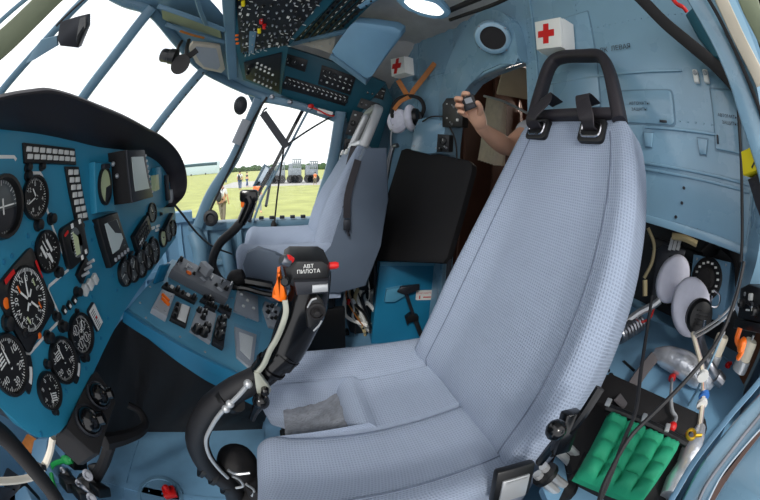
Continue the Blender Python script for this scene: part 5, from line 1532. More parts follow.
for k in range(14):
    x = rw.uniform(345, 364); pts = [(x + rw.uniform(-5, 8), 258 + rw.uniform(-4, 20)), (x + rw.uniform(-6, 6), 280 + rw.uniform(-8, 8)), (x + rw.uniform(-6, 8), 300 + rw.uniform(-8, 8)), (x + rw.uniform(-2, 14), 318 + rw.uniform(-6, 6)), (x + rw.uniform(6, 20), 330 + rw.uniform(-6, 6))]
    bb = MB(); bb.tube([aY(*p, 1.60 + rw.uniform(-.03, .03)) for p in pts], rw.choice([.004, .006, .009, .011]), 6); bb.build('wire', rw.choice([M_tan, M_black, M_white, M_brown, M_rubber, M_lgrey]), eb)
for k in range(5):
    bb = MB(); q = aY(346 + 3 * k + rw.uniform(-3, 3), 282 + rw.uniform(-10, 26), 1.56); bb.cyl(q, q + V((rw.uniform(-.02, .02), -.02, .03)), .010, .008, 8); bb.build('connector', rw.choice([M_lgrey, M_steel, M_white, M_red]), eb)

# blue electrical cabinet and dark radio units on the bulkhead behind the far seat
cb = thing('cabinet', at(430, 190, 1.5), 'sloping pale blue electrical cabinet on the bulkhead above the black folding seat', 'cabinet')
PCb = Pl(at(412, 150, 1.62), at(444, 150, 1.46), at(414, 122, 1.66))
b = MB(); b.prism([PCb.uv(*p) for p in [(410, 150), (414, 128), (418, 119), (426, 117), (446, 121), (441, 152), (428, 154)]], -.12, 0, PCb.M, b=.008); b.build('case', M_fus, cb)
for px, py in [(418, 124), (440, 124), (436, 148), (414, 146)]: proto('screw', cb, on(PCb, px, py))
b = MB(); b.tube([PCb.at(*PCb.uv(424, 122), .01), PCb.at(*PCb.uv(434, 118), .02), PCb.at(*PCb.uv(444, 117), .01)], .004, 6); b.build('handle', M_black, cb)
ru = thing('radio_unit', at(452, 128, 1.55), 'dark radio unit with connectors on the left door jamb', 'radio')
PRu = Pl(at(443, 128, 1.47), at(463, 128, 1.41), at(444, 100, 1.48))
b = MB(); b.prism([PRu.uv(*p) for p in [(442, 104), (446, 98), (464, 98), (462, 127), (442, 127)]], -.05, 0, PRu.M, b=.005); b.build('case', M_black, ru)
for k, (px, py) in enumerate([(447, 104), (454, 107), (458, 120), (447, 118), (452, 124), (459, 112)]): proto(['screw', 'toggle_switch', 'white_cap'][k % 3], ru, on(PRu, px, py))
ic = thing('intercom_box', at(446, 143, 1.52), 'small intercom box with one dial below the dark radio unit', 'radio')
b = MB(); b.prism([PRu.uv(*p) for p in [(438, 134), (450, 135), (449, 152), (437, 152)]], -.03, .005, PRu.M, b=.003); b.build('case', M_dark, ic)
proto('small_dial', ic, on(PRu, 444, 141, .005)); proto('knob', ic, on(PRu, 442, 149, .005)); proto('toggle_switch', ic, on(PRu, 447, 148, .005))
b = MB(); b.tube([PRu.at(*PRu.uv(*p), .02) for p in [(452, 127), (457, 138), (459, 150), (459, 160)]], .004, 6); tag(b.build('cable', M_rubber), 'thin black cable running down the left door jamb from the dark radio unit', 'cable')

# ---------------------------------------------------------------- hanging headset with its leather strap
HX = 1.80
hs = thing('headset', at(404, 118, HX), 'pair of pale headphones hanging by a brown leather strap below the small red-cross box', 'headphones', 'crew headphones')
def pad(c_, n, r, th, name, m, parent, sq=1.0):
    bb = MB(); F = frame(c_, n) @ Matrix.Diagonal((1, sq, 1, 1)); pr = []
    for k in range(9):
        a = -PI / 2 + PI * k / 8; pr.append((r - th / 2 + th / 2 * math.cos(a), th / 2 * math.sin(a)))
    pr = [(0.001, -th / 2)] + pr + [(r * .55, th / 2 * .75), (0.001, th / 2 * .6)]
    bb.lathe(pr, 24, F, cap=False); return bb.build(name, m, parent)
pad(at(398, 121, HX), V((-.6, -.8, .1)), .062, .05, 'ear_pad', M_pad, hs, 1.2)
e2 = pad(at(411, 118, HX - .05), V((.7, -.7, .1)), .062, .045, 'ear_pad', M_pad, hs, 1.25)
b = MB(); F = frame(at(415, 117, HX - .07), V((.7, -.7, .1))); b.lathe([(.05, 0), (.045, .02), (.02, .03), (0, .03)], 18, F, cap=False); b.box((0, 0, .032), (.02, .05, .01), F, b=.003); b.build('ear_cup', M_black, hs)
b = MB(); b.tube([at(392, 118, HX), at(393, 106, HX), at(400, 98, HX), at(410, 96, HX), at(420, 99, HX - .03), at(424, 108, HX - .06), at(421, 117, HX - .06)], .011, 8); b.build('headband', M_blackm, hs)
b = MB(); b.sweep([at(398, 80, 1.82), at(404, 90, 1.82), at(409, 97, 1.80), at(414, 90, 1.80), at(425, 76, 1.80), at(435, 63, 1.80)], rrect(.03, .005, .002, 1), lambda q: CAM - q, k=6)
b.sweep([at(409, 97, 1.79), at(400, 102, 1.79), at(394, 110, 1.79)], rrect(.024, .005, .002, 1), lambda q: CAM - q, k=4); tag(b.build('leather_strap', M_brown), 'brown leather strap tied in a cross that carries the headphones on the bulkhead', 'strap')
b = MB(); b.tube([at(393, 124, HX - .02), at(391, 135, HX - .02), at(391, 150, HX - .02)], .003, 5); b.build('headset_cord', M_lgrey, hs)

# ---------------------------------------------------------------- curtain and things seen through the doorway
cu = MB(); ns, nt_ = 60, 20; vs = []; fs = []
PU = Pl(at(489, 170, 1.95), at(502, 170, 1.85), at(490, 100, 1.95))
tl_, tr_, br_, bl_ = PU.uv(489, 97), PU.uv(504, 104), PU.uv(500, 166), PU.uv(482, 160)
for j in range(nt_ + 1):
    for i in range(ns + 1):
        x, y = bil([tl_, tr_, br_, bl_], i / ns, j / nt_); w_ = 1 - .25 * math.sin(PI * min(1, j / nt_ * 1.1))
        vs.append(PU.at(x, y, .036 * math.sin(i / ns * 2 * PI * 6 + .6 * math.sin(j * .3)) * (.6 + .5 * j / nt_)))
for j in range(nt_):
    for i in range(ns):
        a = j * (ns + 1) + i; fs.append((a, a + 1, a + ns + 2, a + ns + 1))
cu.add(vs, fs); cu.add([v - PU.n * .004 for v in vs], [f[::-1] for f in fs]); o = cu.build('curtain', M_cream); tag(o, 'cream pleated curtain hanging inside the doorway behind the raised hand', 'curtain')
b = MB(); b.tube([at(484, 96, 1.97), at(505, 102, 1.86), at(527, 113, 1.78)], .008, 8); tag(b.build('curtain_rail', M_lgrey), 'pale curtain rail inside the dark doorway', 'rail')
b = MB(); b.box((0, 0, 0), (.35, .25, .02), frame(at(525, 84, 2.2), V((-.2, -.5, -.7)))); tag(b.build('ceiling_board', M_beige), 'pale slanting roof board inside the dark cabin', 'board')

# ---------------------------------------------------------------- person reaching through the doorway
pr = thing('person', (1.08, 1.02, .0), 'person in a pale grey T-shirt behind the tall seat reaching an arm through the doorway', 'person')
hand = at(476, 113, 1.12); wrist = at(481, 128, 1.16); elbow = at(508, 149, 1.32); shoulder = at(541, 124, 1.50)
ctr = V((1.12, .98, 0))
pel = V((1.14, 1.0, .50)); ch = V((1.10, 1.02, .98)); nk = V((1.08, 1.0, 1.16)); hdp = V((1.06, .98, 1.28)); crown = V((1.06, .98, 1.38))
J = [(pel, .16), (V((1.12, 1.0, .75)), .15), (ch, .15), (nk, .06), (hdp, .09), (crown, .07)]
E_ = [(0, 1), (1, 2), (2, 3), (3, 4), (4, 5)]
def add_chain(pts, root):
    prev = root
    for p, r in pts:
        J.append((p, r)); E_.append((prev, len(J) - 1)); prev = len(J) - 1
    return prev
add_chain([(lerp(ch, shoulder, .55), .085), (shoulder, .062), (lerp(shoulder, elbow, .5), .052), (elbow, .042), (lerp(elbow, wrist, .35), .044), (lerp(elbow, wrist, .8), .030), (wrist, .026), (lerp(wrist, hand, .5), (.032, .022))], 2)
add_chain([(V((1.16, .83, 1.05)), .06), (V((1.18, .80, .82)), .05), (V((1.04, .95, .68)), .038), (V((.92, 1.02, .64)), .032)], 2)
add_chain([(V((1.05, 1.12, .50)), .10), (V((.80, 1.22, .52)), .075), (V((.80, 1.24, .25)), .055), (V((.80, 1.25, .06)), .045), (V((.70, 1.26, .04)), .04)], 0)
add_chain([(V((1.05, .92, .50)), .10), (V((.84, .98, .52)), .075), (V((.86, .98, .25)), .055), (V((.86, .98, .06)), .045), (V((.76, .98, .04)), .04)], 0)
skin_body('body', J, E_, M_skin, pr, 2)
# hand: palm and five separate fingers closed round the handset
wr_ = wrist; PHn = Pl(at(455, 125, 1.10), at(495, 125, 1.10), at(455, 90, 1.10))
def hp3(px, py, d=0.0): return at(px, py, 1.10 + d)
def finger(pts, r, name):
    me_pts = [(hp3(*p), r * f) for p, f in zip(pts, (1.05, 1.0, .95, .85))][:len(pts)]
    skin_body(name, me_pts, [(i, i + 1) for i in range(len(me_pts) - 1)], M_skin, pr, 2)
skin_body('palm', [(wrist, .026), (hp3(479, 121, .03), (.032, .024)), (hp3(474, 112, .02), (.040, .024)), (hp3(471, 106, .02), (.038, .021))], [(0, 1), (1, 2), (2, 3)], M_skin, pr, 2)
finger([(468, 104, .025), (463, 96, .01), (464, 93, -.03), (470, 94, -.045)], .0092, 'finger')
finger([(466, 107, .025), (457, 101, .01), (456, 98, -.025), (463, 99, -.045)], .0095, 'finger')
finger([(467, 112, .025), (458, 107, .01), (457, 105, -.03), (464, 106, -.045)], .0092, 'finger')
finger([(469, 117, .025), (461, 113, .012), (459, 111, -.02), (465, 113, -.038)], .0082, 'finger')
finger([(477, 117, .02), (481, 110, -.01), (479, 104, -.03), (476, 101, -.04)], .0105, 'thumb')
# sleeve, shirt, trousers, hair
T = [(V((1.13, 1.0, .58)), .175), (V((1.12, 1.0, .78)), .17), (ch, .165), (lerp(ch, shoulder, .6), .105), (lerp(shoulder, elbow, .10), .070), (lerp(shoulder, elbow, .62), .064), (V((1.16, .83, 1.05)), .08), (V((1.18, .80, .9)), .07)]
skin_body('shirt', T, [(0, 1), (1, 2), (2, 3), (3, 4), (4, 5), (2, 6), (6, 7)], mat('shirt_grey', (186, 186, 192), .85, bump=.3, bscale=80), pr, 2)
T = [(V((1.13, 1.0, .52)), .175), (V((1.05, 1.12, .50)), .12), (V((.80, 1.22, .52)), .095), (V((.80, 1.24, .12)), .075), (V((1.05, .92, .50)), .12), (V((.84, .98, .52)), .095), (V((.86, .98, .12)), .075)]
skin_body('trousers', T, [(0, 1), (1, 2), (2, 3), (0, 4), (4, 5), (5, 6)], mat('trousers_dark', (34, 30, 32), .85), pr, 2)
b = MB(); b.ball(hdp + V((.01, 0, .045)), (.108, .108, .095), n=14, k=10); b.build('hair', M_hair, pr)
ph = thing('handset', hp3(470, 104, -.03), 'small black handset with a pale label gripped in the raised hand', 'handset')
PHs = Pl(hp3(462, 108, -.028), hp3(476, 104, -.032), hp3(460, 98, -.028))
b = MB(); b.prism([PHs.uv(*p) for p in [(461, 98), (473, 94), (477, 107), (465, 112)]], -.022, .002, PHs.M, b=.004); b.build('case', M_black, ph)
b = MB(); b.prism([PHs.uv(*p) for p in [(464, 99), (471, 97), (473, 102), (466, 104)]], .002, .003, PHs.M); b.build('label_plate', M_grey, ph)
b = MB(); b.prism([PHs.uv(*p) for p in [(466, 106), (474, 104), (475, 107), (467, 110)]], .002, .004, PHs.M, b=.001); b.build('button', M_charcoal, ph)

# ---------------------------------------------------------------- windscreen fittings
fan = thing('fan', at(182, 40, 1.58), 'black cabin fan with a round disc hanging from the windscreen header', 'fan')
b = MB(); q0, q1 = at(162, 55, 1.50), at(176, 57, 1.47); d_ = (q1 - q0)
b.lathe([(0, 0), (.028, 0), (.032, .008), (.032, d_.length * .55), (.036, d_.length * .6), (.036, d_.length), (.02, d_.length + .006), (0, d_.length + .006)], 18, frame(q0, d_), cap=False); b.build('motor', M_black, fan)
b = MB(); b.lathe([(0, 0), (.012, 0), (.012, .012), (.046, .014), (.046, .018), (0, .022)], 24, frame(at(181.5, 65, 1.44), V((-.05, -1, -.05)), V((0, 0, 1))), cap=False)
b.build('disc', M_blackm, fan)
b = MB(); b.sweep([at(186, 58, 1.44), at(192, 54, 1.43), at(197, 50, 1.42)], [(-.014, -.002), (.014, -.002), (.014, .002), (-.014, .002)], lambda q: CAM - q); b.build('blade', M_blackm, fan)
b = MB(); b.tube([at(178, 57, 1.48), at(178, 48, 1.5), at(182, 41, 1.54)], .008, 8); b.tube([at(186, 58, 1.46), at(187, 48, 1.5), at(189, 40, 1.55)], .01, 8); b.build('bracket', M_black, fan)
mb_ = thing('mirror', at(72, 40, 1.05), 'black box-shaped mirror on a blue bracket at the left windscreen post', 'mirror')
PM_ = Pl(at(58, 46, 1.05), at(78, 48, 1.03), at(60, 22, 1.05))
b = MB(); b.prism([PM_.uv(*p) for p in [(57, 39), (60, 22), (79, 16), (87, 14), (87, 26), (78, 48), (60, 46)]], -.05, 0, PM_.M, b=.004); b.build('housing', M_charcoal, mb_)
b = MB(); b.prism([PM_.uv(*p) for p in [(80, 18), (86, 16), (86, 26), (78, 45), (76, 44)]], 0, .004, PM_.M, b=.001); b.build('glass_face', M_glassy, mb_)
b = MB(); b.prism([PM_.uv(*p) for p in [(24, 65), (40, 40), (56, 36), (57, 46), (34, 60)]], -.02, -.008, PM_.M, b=.002); b.build('bracket', M_frame, mb_)
b = MB(); b.tube([at(56, 26, 1.06), at(70, 12, 1.06), at(88, -4, 1.06)], .005, 6); tag(b.build('cable', M_rubber), 'thin dark cable from the black mirror up past the left windscreen post', 'cable')
b = MB(); b.lathe([(0, 0), (.05, 0), (.055, .004), (.05, .012), (.03, .016), (.018, .02), (0, .02)], 22, frame(at(240.5, 105.5, 1.99), CAM - at(240, 105, 1.99)) @ Matrix.Diagonal((.78, 1.08, 1, 1)), cap=False); tag(b.build('suction_disc', M_charcoal), 'dark oval suction disc stuck to the right windscreen pane', 'disc')
wi = thing('sun_visor', at(275, 130, 1.93), 'narrow grey folded visor arm across the side window', 'visor')
b = MB(); b.sweep([at(263, 113, 1.94), at(287, 147, 1.92)], rrect(.046, .02, .004), lambda q: CAM - q); b.build('arm', M_charcoal, wi)
b = MB(); b.tube([at(262, 114, 1.94), at(264, 110, 1.95), at(267, 108, 1.96)], .006, 6); b.build('hinge', M_steel, wi)
b = MB(); b.tube([at(288, 144, 1.92), at(312, 128, 1.93), at(338, 113, 1.95)], .006, 6); tag(b.build('stay_rod', M_charcoal), 'thin dark stay rod from the visor arm to the top corner of the side window', 'rod')
b = MB(); b.tube([at(284, 148, 1.92), at(278, 190, 1.93), at(274, 228, 1.93)], .0055, 6); b.lathe([(.02, 0), (.018, .05), (.008, .07), (0, .07)], 10, Matrix.Translation(at(274, 232, 1.93)), cap=False); tag(b.build('whip_antenna', M_blackm), 'thin upright black rod in front of the side window', 'rod')
om = thing('side_mirror', at(262, 182, 2.3), 'triangular framed mirror outside the side window', 'mirror')
PO = Pl(at(254, 184, 2.3), at(266, 186, 2.3), at(264, 165, 2.3))
tri = [(265, 165), (274, 171), (268, 184), (254, 186)]; tr3 = [PO.uv(*p) for p in tri]
b = MB(); b.sweep([PO.at(*p) for p in tr3], rrect(.022, .03, .006), PO.n, closed=True); b.build('mirror_frame', M_frame, om)
b = MB(); b.prism(tr3, -.012, -.004, PO.M); b.build('mirror_glass', mat('mirror_glass', (170, 180, 190), .05, metal=1), om)
b = MB(); b.tube([at(270, 184, 2.28), at(268, 195, 2.2), at(266, 206, 2.1)], .01, 6); b.build('mirror_arm', M_charcoal, om)
b = MB(); b.lathe([(0, 0), (.045, 0), (.05, .006), (.044, .02), (.03, .024), (.02, .014), (0, .014)], 20, frame(at(211, 218, 1.95), V((0, -1, .1))), cap=False); tag(b.build('rubber_port', M_rubber), 'black round rubber port low in the corner of the side window', 'port')

# ---------------------------------------------------------------- pedals and fittings under the panel
pd = thing('rudder_pedals', aZ(92, 490, .0), 'black cluttered rudder pedal mechanism on the floor below the air vent box', 'pedals')
rp = random.Random(8)
zc = lambda px, py, z: aZ(px, py, z)
for k, (px, py, s) in enumerate([(76, 462, .07), (88, 480, .08), (70, 484, .07), (96, 468, .055), (84, 494, .07), (100, 490, .06), (66, 474, .05)]):
    b = MB(); b.box((0, 0, 0), (s, s * .7, s * 1.2), frame(zc(px, py, .10), V((rp.uniform(-.4, .6), -.6, .6))), b=.008); b.build('pedal_block', M_black, pd)
for px, py, r in [(88, 475, .022), (79, 483, .014), (63, 470, .012), (92, 498, .02)]:
    b = MB(); b.lathe([(r, 0), (r, .012), (r * .55, .014), (r * .5, .004), (0, .004)], 14, frame(zc(px, py, .17), V((.5, -.5, .7))), cap=False); b.build('bolt_head', M_steel, pd)
b = MB(); b.tube([zc(110, 444, .3), zc(104, 462, .2), zc(96, 478, .1), zc(92, 490, .03)], .022, 8); b.build('pedal_link', M_blackm, pd)
b = MB(); b.tube([zc(78, 484, .16), zc(84, 488, .17), zc(92, 494, .15), zc(94, 499, .14)], .01, 8); b.build('chain_link', M_steel, pd)
b = MB(); b.tube([zc(72, 461, .2), zc(62, 461, .2), zc(52, 466, .18), zc(52, 478, .15), zc(56, 490, .12)], .010, 8); b.ball(zc(66, 460, .2), (.03, .02, .015)); tag(b.build('cable', M_greenp), 'green wrapped cable looping over the rudder pedals', 'cable')
b = MB(); b.tube([at(104, 442, .82), at(122, 438, .86), at(138, 432, .9), at(145, 424, .93), at(140, 412, .95), at(128, 405, .95)], [.022, .02, .017, .013, .011, .011], 8)
tag(b.build('hose', M_blackm), 'bent black hose leaving the air vent box toward the black foot well cover', 'hose')
b = MB(); b.tube([at(53, 437, .72), at(50, 452, .76), at(44, 466, .8), at(34, 476, .82), at(18, 480, .8), at(-4, 481, .76), at(-20, 478, .74)], .0085, 8)
o = b.build('cable', mat('white_sleeve', (214, 206, 190), .6)); tag(o, 'thick white sleeved cable sagging below the instrument panel at the lower left', 'cable')
bb = MB(); 
for px, py in ((42, 467), (39, 471)): bb.tube([at(px, py - 3, .79), at(px, py + 2, .79)], .012, 8)
bb.build('cable_tie', M_black, o)
b = MB(); b.tube([at(-12, 424, .55), at(8, 440, .57), at(30, 465, .60), at(50, 490, .64), at(62, 510, .66)], .019, 10); tag(b.build('handrail', M_blackm), 'thick black tube slanting across the lower left corner', 'tube')
b = MB(); b.box((0, 0, .012), (.055, .05, .024), Matrix.Translation(aZ(171, 494, .01)) @ Matrix.Rotation(.4, 4, 'Z'), b=.006); b.lathe([(.012, 0), (.012, .05), (0, .055)], 10, Matrix.Translation(aZ(171, 494, .01)), cap=False); tag(b.build('floor_lug', M_red), 'small bright red lug on the floor by the round hatch', 'fitting')
cl = thing('floor_clutter', aZ(8, 490, .0), 'dark equipment with tubes in the far lower left corner on the nose floor', 'equipment')
for k, (px, py, m_) in enumerate([(6, 474, M_dark), (2, 490, M_charcoal), (14, 494, M_fusd), (22, 440, M_brown), (34, 444, M_fusd)]):
    b = MB(); b.box((0, 0, .06), (.14, .1, .12), Matrix.Translation(aZ(px, py, .0) * .75 + CAM * .0 + V((0, 0, .1))) @ Matrix.Rotation(.5 * k, 4, 'Z'), b=.015); b.build('equipment_box', m_, cl)

# ---------------------------------------------------------------- recess beside the near seat
SH = .55
sz = lambda px, py, h=0.0: PSH.w(px, py) + PSH.n * (h - .05)
def onsh(px, py, h): 
    d = ray(px, py); return CAM + d * (((PSH.o + PSH.n * (h - .05)) - CAM).dot(PSH.n) / d.dot(PSH.n))
rs = thing('radio_selector', sz(694, 316), 'blue box with a round black rotary selector behind the near white headphones', 'radio')
PRs = Pl(at(684, 310, 1.067), at(728, 318, 0.998), at(690, 254, 1.079))
b = MB(); b.prism([PRs.uv(*p) for p in [(684, 312), (693, 254), (731, 262), (722, 322)]], -.10, 0, PRs.M, b=.006); b.build('case', M_fusd, rs)
u, v = PRs.uv(707, 279); r = .063
b = MB(); b.lathe([(r, 0), (r, .006), (r * .93, .008), (r * .9, .005), (r * .5, .005), (0, .005)], 28, cap=False)
for k in range(16):
    a = 2 * PI * k / 16; b.box((r * .74 * math.cos(a), r * .74 * math.sin(a), .0055), (.010, .006, .001), Matrix.Rotation(0, 4, 'Z'), m=1)
dl = b.build('dial', [M_black, M_white], rs, PRs.F(u, v))
b = MB(); b.lathe([(r * .55, .004), (r * .55, .014), (r * .45, .018), (r * .42, .03), (0, .032)], 22, cap=False); b.build('rotary_knob', M_blackm, dl, PRs.F(u, v))
for px, py in [(697, 259), (726, 265), (719, 316), (690, 308)]: proto('screw', rs, on(PRs, px, py))
hs2 = thing('headset', sz(690, 330), 'large headphones with white cloth ear covers lying beside the near seat', 'headphones', 'crew headphones')
def ear(c_, n, r, th, sq, rot=0.0):
    bb = MB(); F = frame(c_, n) @ Matrix.Rotation(rot, 4, 'Z') @ Matrix.Diagonal((1, sq, 1, 1)); prf = [(0.001, -th * .5), (r * .75, -th * .5)]
    for k in range(1, 10):
        a = -PI / 2 + PI * k / 10; prf.append((r * .78 + r * .22 * math.cos(a), th * .5 * math.sin(a)))
    prf += [(r * .7, th * .5), (r * .3, th * .56), (.001, th * .58)]
    N = 36; vs = []; fs = []
    for ri, (rr, z) in enumerate(prf):
        for k in range(N):
            w_ = 1 + (.012 * math.sin(k * 9 / 36 * 2 * PI * 2) if 2 < ri < 11 else 0); a = 2 * PI * k / N; vs.append((rr * w_ * math.cos(a), rr * w_ * math.sin(a), z))
    for j in range(len(prf) - 1):
        for k in range(N): fs.append((j * N + k, j * N + (k + 1) % N, (j + 1) * N + (k + 1) % N, (j + 1) * N + k))
    bb.add(vs, fs, 0, F); return bb.build('ear_cover', M_pad, hs2)
ear(at(673, 279, 0.998), (CAM - at(673, 279, 0.998)).normalized() * .75 + V((-.2, -.55, .1)), .057, .036, 1.30, -.45)
c2 = at(691, 307, 0.928); n2 = (CAM - c2).normalized() * .8 + V((-.45, -.1, .35))
ear(c2, n2, .066, .058, 1.2, .5)
F2 = frame(at(699, 316, 0.896), (CAM - c2).normalized() * .9 + V((.25, -.3, -.1)))
b = MB(); b.lathe([(.044, -.01), (.046, .008), (.039, .018), (.02, .022), (0, .022)], 22, F2, cap=False)
for k in range(4): b.box((0, -.018 + .011 * k, .0225), (.045, .004, .004), F2, b=.001)
b.build('ear_cup', M_black, hs2)
b = MB(); b.tube([at(694, 334, 0.858), at(708, 326, 0.835), at(722, 316, 0.824), (at(733, 304, 0.835)), at(742, 290, 0.858), at(746, 272, 0.905)], .0035, 6); b.tube([at(696, 337, 0.858), at(710, 329, 0.835), at(725, 318, 0.824), (at(736, 306, 0.835)), at(745, 291, 0.858), at(748, 272, 0.905)], .0035, 6); b.build('headband_wire', M_lgrey, hs2)
b = MB(); b.tube([at(714, 290, 0.928), at(720, 296, 0.916), at(718, 306, 0.905), at(711, 306, 0.905), at(712, 296, 0.916)], .003, 6); b.build('yoke', M_chrome, hs2); b = MB(); b.box((0, 0, 0), (.012, .035, .008), frame(at(704, 327, 0.853), V((-.3, -1, .3))), b=.002); b.build('slider', M_chrome, hs2)
b = MB(); b.sweep([at(704, 256, 1.102), at(716, 246, 1.102), at(730, 252, 1.067), at(737, 270, 1.021), at(738, 290, 0.974)], rrect(.06, .014, .005), V((-.3, -1, .3)), k=5); b.build('padded_band', M_blackm, hs2)
# dark bracket and spring in the recess
br = thing('seat_rail_bracket', at(645, 300, .99), 'grey metal bracket with a slotted plate left of the white headphones', 'bracket')
PBk2 = Pl(at(640, 300, 1.0), at(672, 262, .98), at(640, 262, .98))
PBk2 = Pl(at(648, 300, .99), at(684, 300, .99), at(652, 244, 1.01))
b = MB(); b.prism([PBk2.uv(*p) for p in [(650, 302), (656, 250), (664, 244), (686, 250), (684, 256), (668, 254), (664, 300)]], -.02, 0, PBk2.M, b=.004); b.build('plate', M_charcoal, br)
b = MB()
for k in range(3): b.prism([PBk2.uv(*p) for p in [(668 + 4 * k, 250), (671 + 4 * k, 238), (674 + 4 * k, 239), (671 + 4 * k, 251)]], 0, .008, PBk2.M)
b.build('terminal', M_lgrey, br)
b = MB(); b.tube([at(645, 296, .93), at(645, 280, .93)], .008, 8); b.build('pin', M_tan, br)
for i, (pts, r_, m_, lab) in enumerate([
    ([(648, 228), (654, 244), (652, 262), (644, 278)], .006, M_tan, 'pale tube hanging in the dark recess nearest the seat edge'),
    ([(672, 236), (684, 238), (697, 244)], .010, M_tan, 'short tan rod under the lower edge of the bulkhead'),
    ([(626, 322), (640, 312), (652, 306), (660, 300)], .012, M_lgrey, 'grey wrapped pipe beside the bracket'),
    ([(629, 316), (640, 322), (650, 318), (654, 308)], .004, M_red, 'thin red wire loop in the recess')]):
    b = MB(); b.tube([at(*p, .99) for p in pts], r_, 8); tag(b.build('pipe' if r_ > .005 else 'wire', m_), lab, 'pipe' if r_ > .005 else 'wire')
sp = MB(); pts = []
for k in range(90):
    f = k / 89; c_ = lerp(onsh(618, 336, .03), onsh(641, 322, .03), f); a = f * 2 * PI * 8; ax_ = (onsh(641, 322, .03) - onsh(618, 336, .03)).normalized(); e1 = ax_.orthogonal().normalized(); e2_ = ax_.cross(e1)
    pts.append(c_ + (e1 * math.cos(a) + e2_ * math.sin(a)) * .022)
sp.tube(pts, .006, 6, smooth=False); tag(sp.build('coil_spring', M_steel), 'dark coiled spring on the blue shelf beside the near seat', 'spring')
# switch box on the side wall
sb_ = thing('switch_box', at(748, 330, .62), 'black switch box with white lettering at the right edge beside the headphone wires', 'switch box')
PSb = Pl(at(738, 318, .66), at(764, 322, .58), at(740, 288, .66))
b = MB(); b.prism([PSb.uv(*p) for p in [(737, 318), (740, 288), (748, 284), (768, 290), (764, 324)]], -.06, 0, PSb.M, b=.004); b.prism([PSb.uv(*p) for p in [(734, 328), (736, 319), (766, 324), (764, 334)]], -.06, .004, PSb.M, b=.003); b.build('case', M_black, sb_)
for k, (px, py) in enumerate([(745, 294), (752, 297), (744, 303), (752, 305), (757, 311), (748, 310)]): proto(['screw', 'white_cap', 'knob', 'black_toggle', 'knob', 'legend_strip'][k], sb_, on(PSb, px, py))
for px, py, t_, lab in [(716, 346, .93, 'cream cylindrical relay left of the two on the shelf edge'), (744, 352, .90, 'cream cylindrical relay at the right edge')]:
    q = at(px, py + 7, t_); r_ = thing('relay', q, lab, 'relay', 'shelf relays')
    b = MB(); b.lathe([(.022, 0), (.022, .044), (.020, .048), (0, .048)], 18, Matrix.Translation(q), cap=False); b.build('can', M_cream, r_)
    b = MB(); b.lathe([(.026, -.03), (.026, 0), (0, 0)], 18, Matrix.Translation(q), cap=False); b.build('base', M_lgrey, r_)
    b = MB(); b.lathe([(.004, .048), (.004, .060), (0, .060)], 8, Matrix.Translation(q), cap=False); b.build('terminal', M_lgrey, r_)
for px, py in [(713, 365), (727, 366)]:
    b = MB(); b.lathe([(.011, 0), (.011, .010), (.006, .012), (.006, .022), (0, .022)], 10, frame(onsh(px, py, .0), V((-.4, -.5, .8))), cap=False); tag(b.build('valve', M_red), 'small red valve on the blue shelf, %s' % ('nearer the silver hose' if px < 720 else 'nearer the right edge'), 'valve')
b = MB(); b.tube([at(740, 328, .62), at(737, 340, .62), at(742, 350, .61), (at(738, 358, .62))], .006, 8); b.ball(at(742, 345, .61), (.014, .01, .014), n=10, k=6); tag(b.build('clip', M_orange), 'orange-red star clip hanging under the black switch box', 'clip')
# silver wrapped hose and wire loom
b = MB(); b.tube([onsh(655, 354, .02), onsh(666, 357, .032), onsh(682, 364, .04), onsh(698, 374, .042), onsh(712, 381, .03)], [.018, .031, .037, .038, .026], 16, k=8); tag(b.build('foil_hose', M_silver), 'fat hose wrapped in shiny silver foil lying on the blue shelf', 'hose')
b = MB(); b.tube([onsh(699, 330, .09), onsh(702, 345, .09), onsh(708, 362, .09), onsh(716, 376, .06)], .014, 10); b.cyl(onsh(716, 376, .06), onsh(722, 382, .05), .020, .018, 12); tag(b.build('hose', M_steel), 'grey hose with a collar crossing the end of the silver foil hose', 'hose')
lm = thing('wire_loom', at(690, 470, .55), 'bundle of pale taped wires running down the right side of the green cushion', 'cable')
for k in range(5):
    o_ = rp.uniform(-1.5, 1.5); b = MB(); b.tube([onsh(693 + o_, 333, .13), onsh(698 + o_, 350, .12), onsh(703 + o_, 372, .11), onsh(704 + o_, 392, .06), onsh(702 + o_, 412, .05), onsh(699 + o_, 432, .05)], .006, 6); b.build('wire', [M_cream, M_lgrey, M_tan, M_white, M_orange][k], lm)
b = MB(); b.tube([onsh(700, 428, .04), onsh(695, 440, .04), onsh(690, 452, .04), onsh(684, 465, .04), onsh(676, 480, .04), onsh(668, 496, .04)], [.016, .026, .028, .022, .027, .02], 14, k=8); b.build('foil_sleeve', M_silver, lm)
for px, py in ((703, 376), (704, 396), (702, 404)):
    b = MB(); b.tube([onsh(px, py - 1.5, .11 if py < 380 else .055), onsh(px, py + 1.5, .11 if py < 380 else .055)], .016, 10); b.build('tape', M_paper if py != 396 else mat('tape_blue', (60, 120, 200), .5), lm)
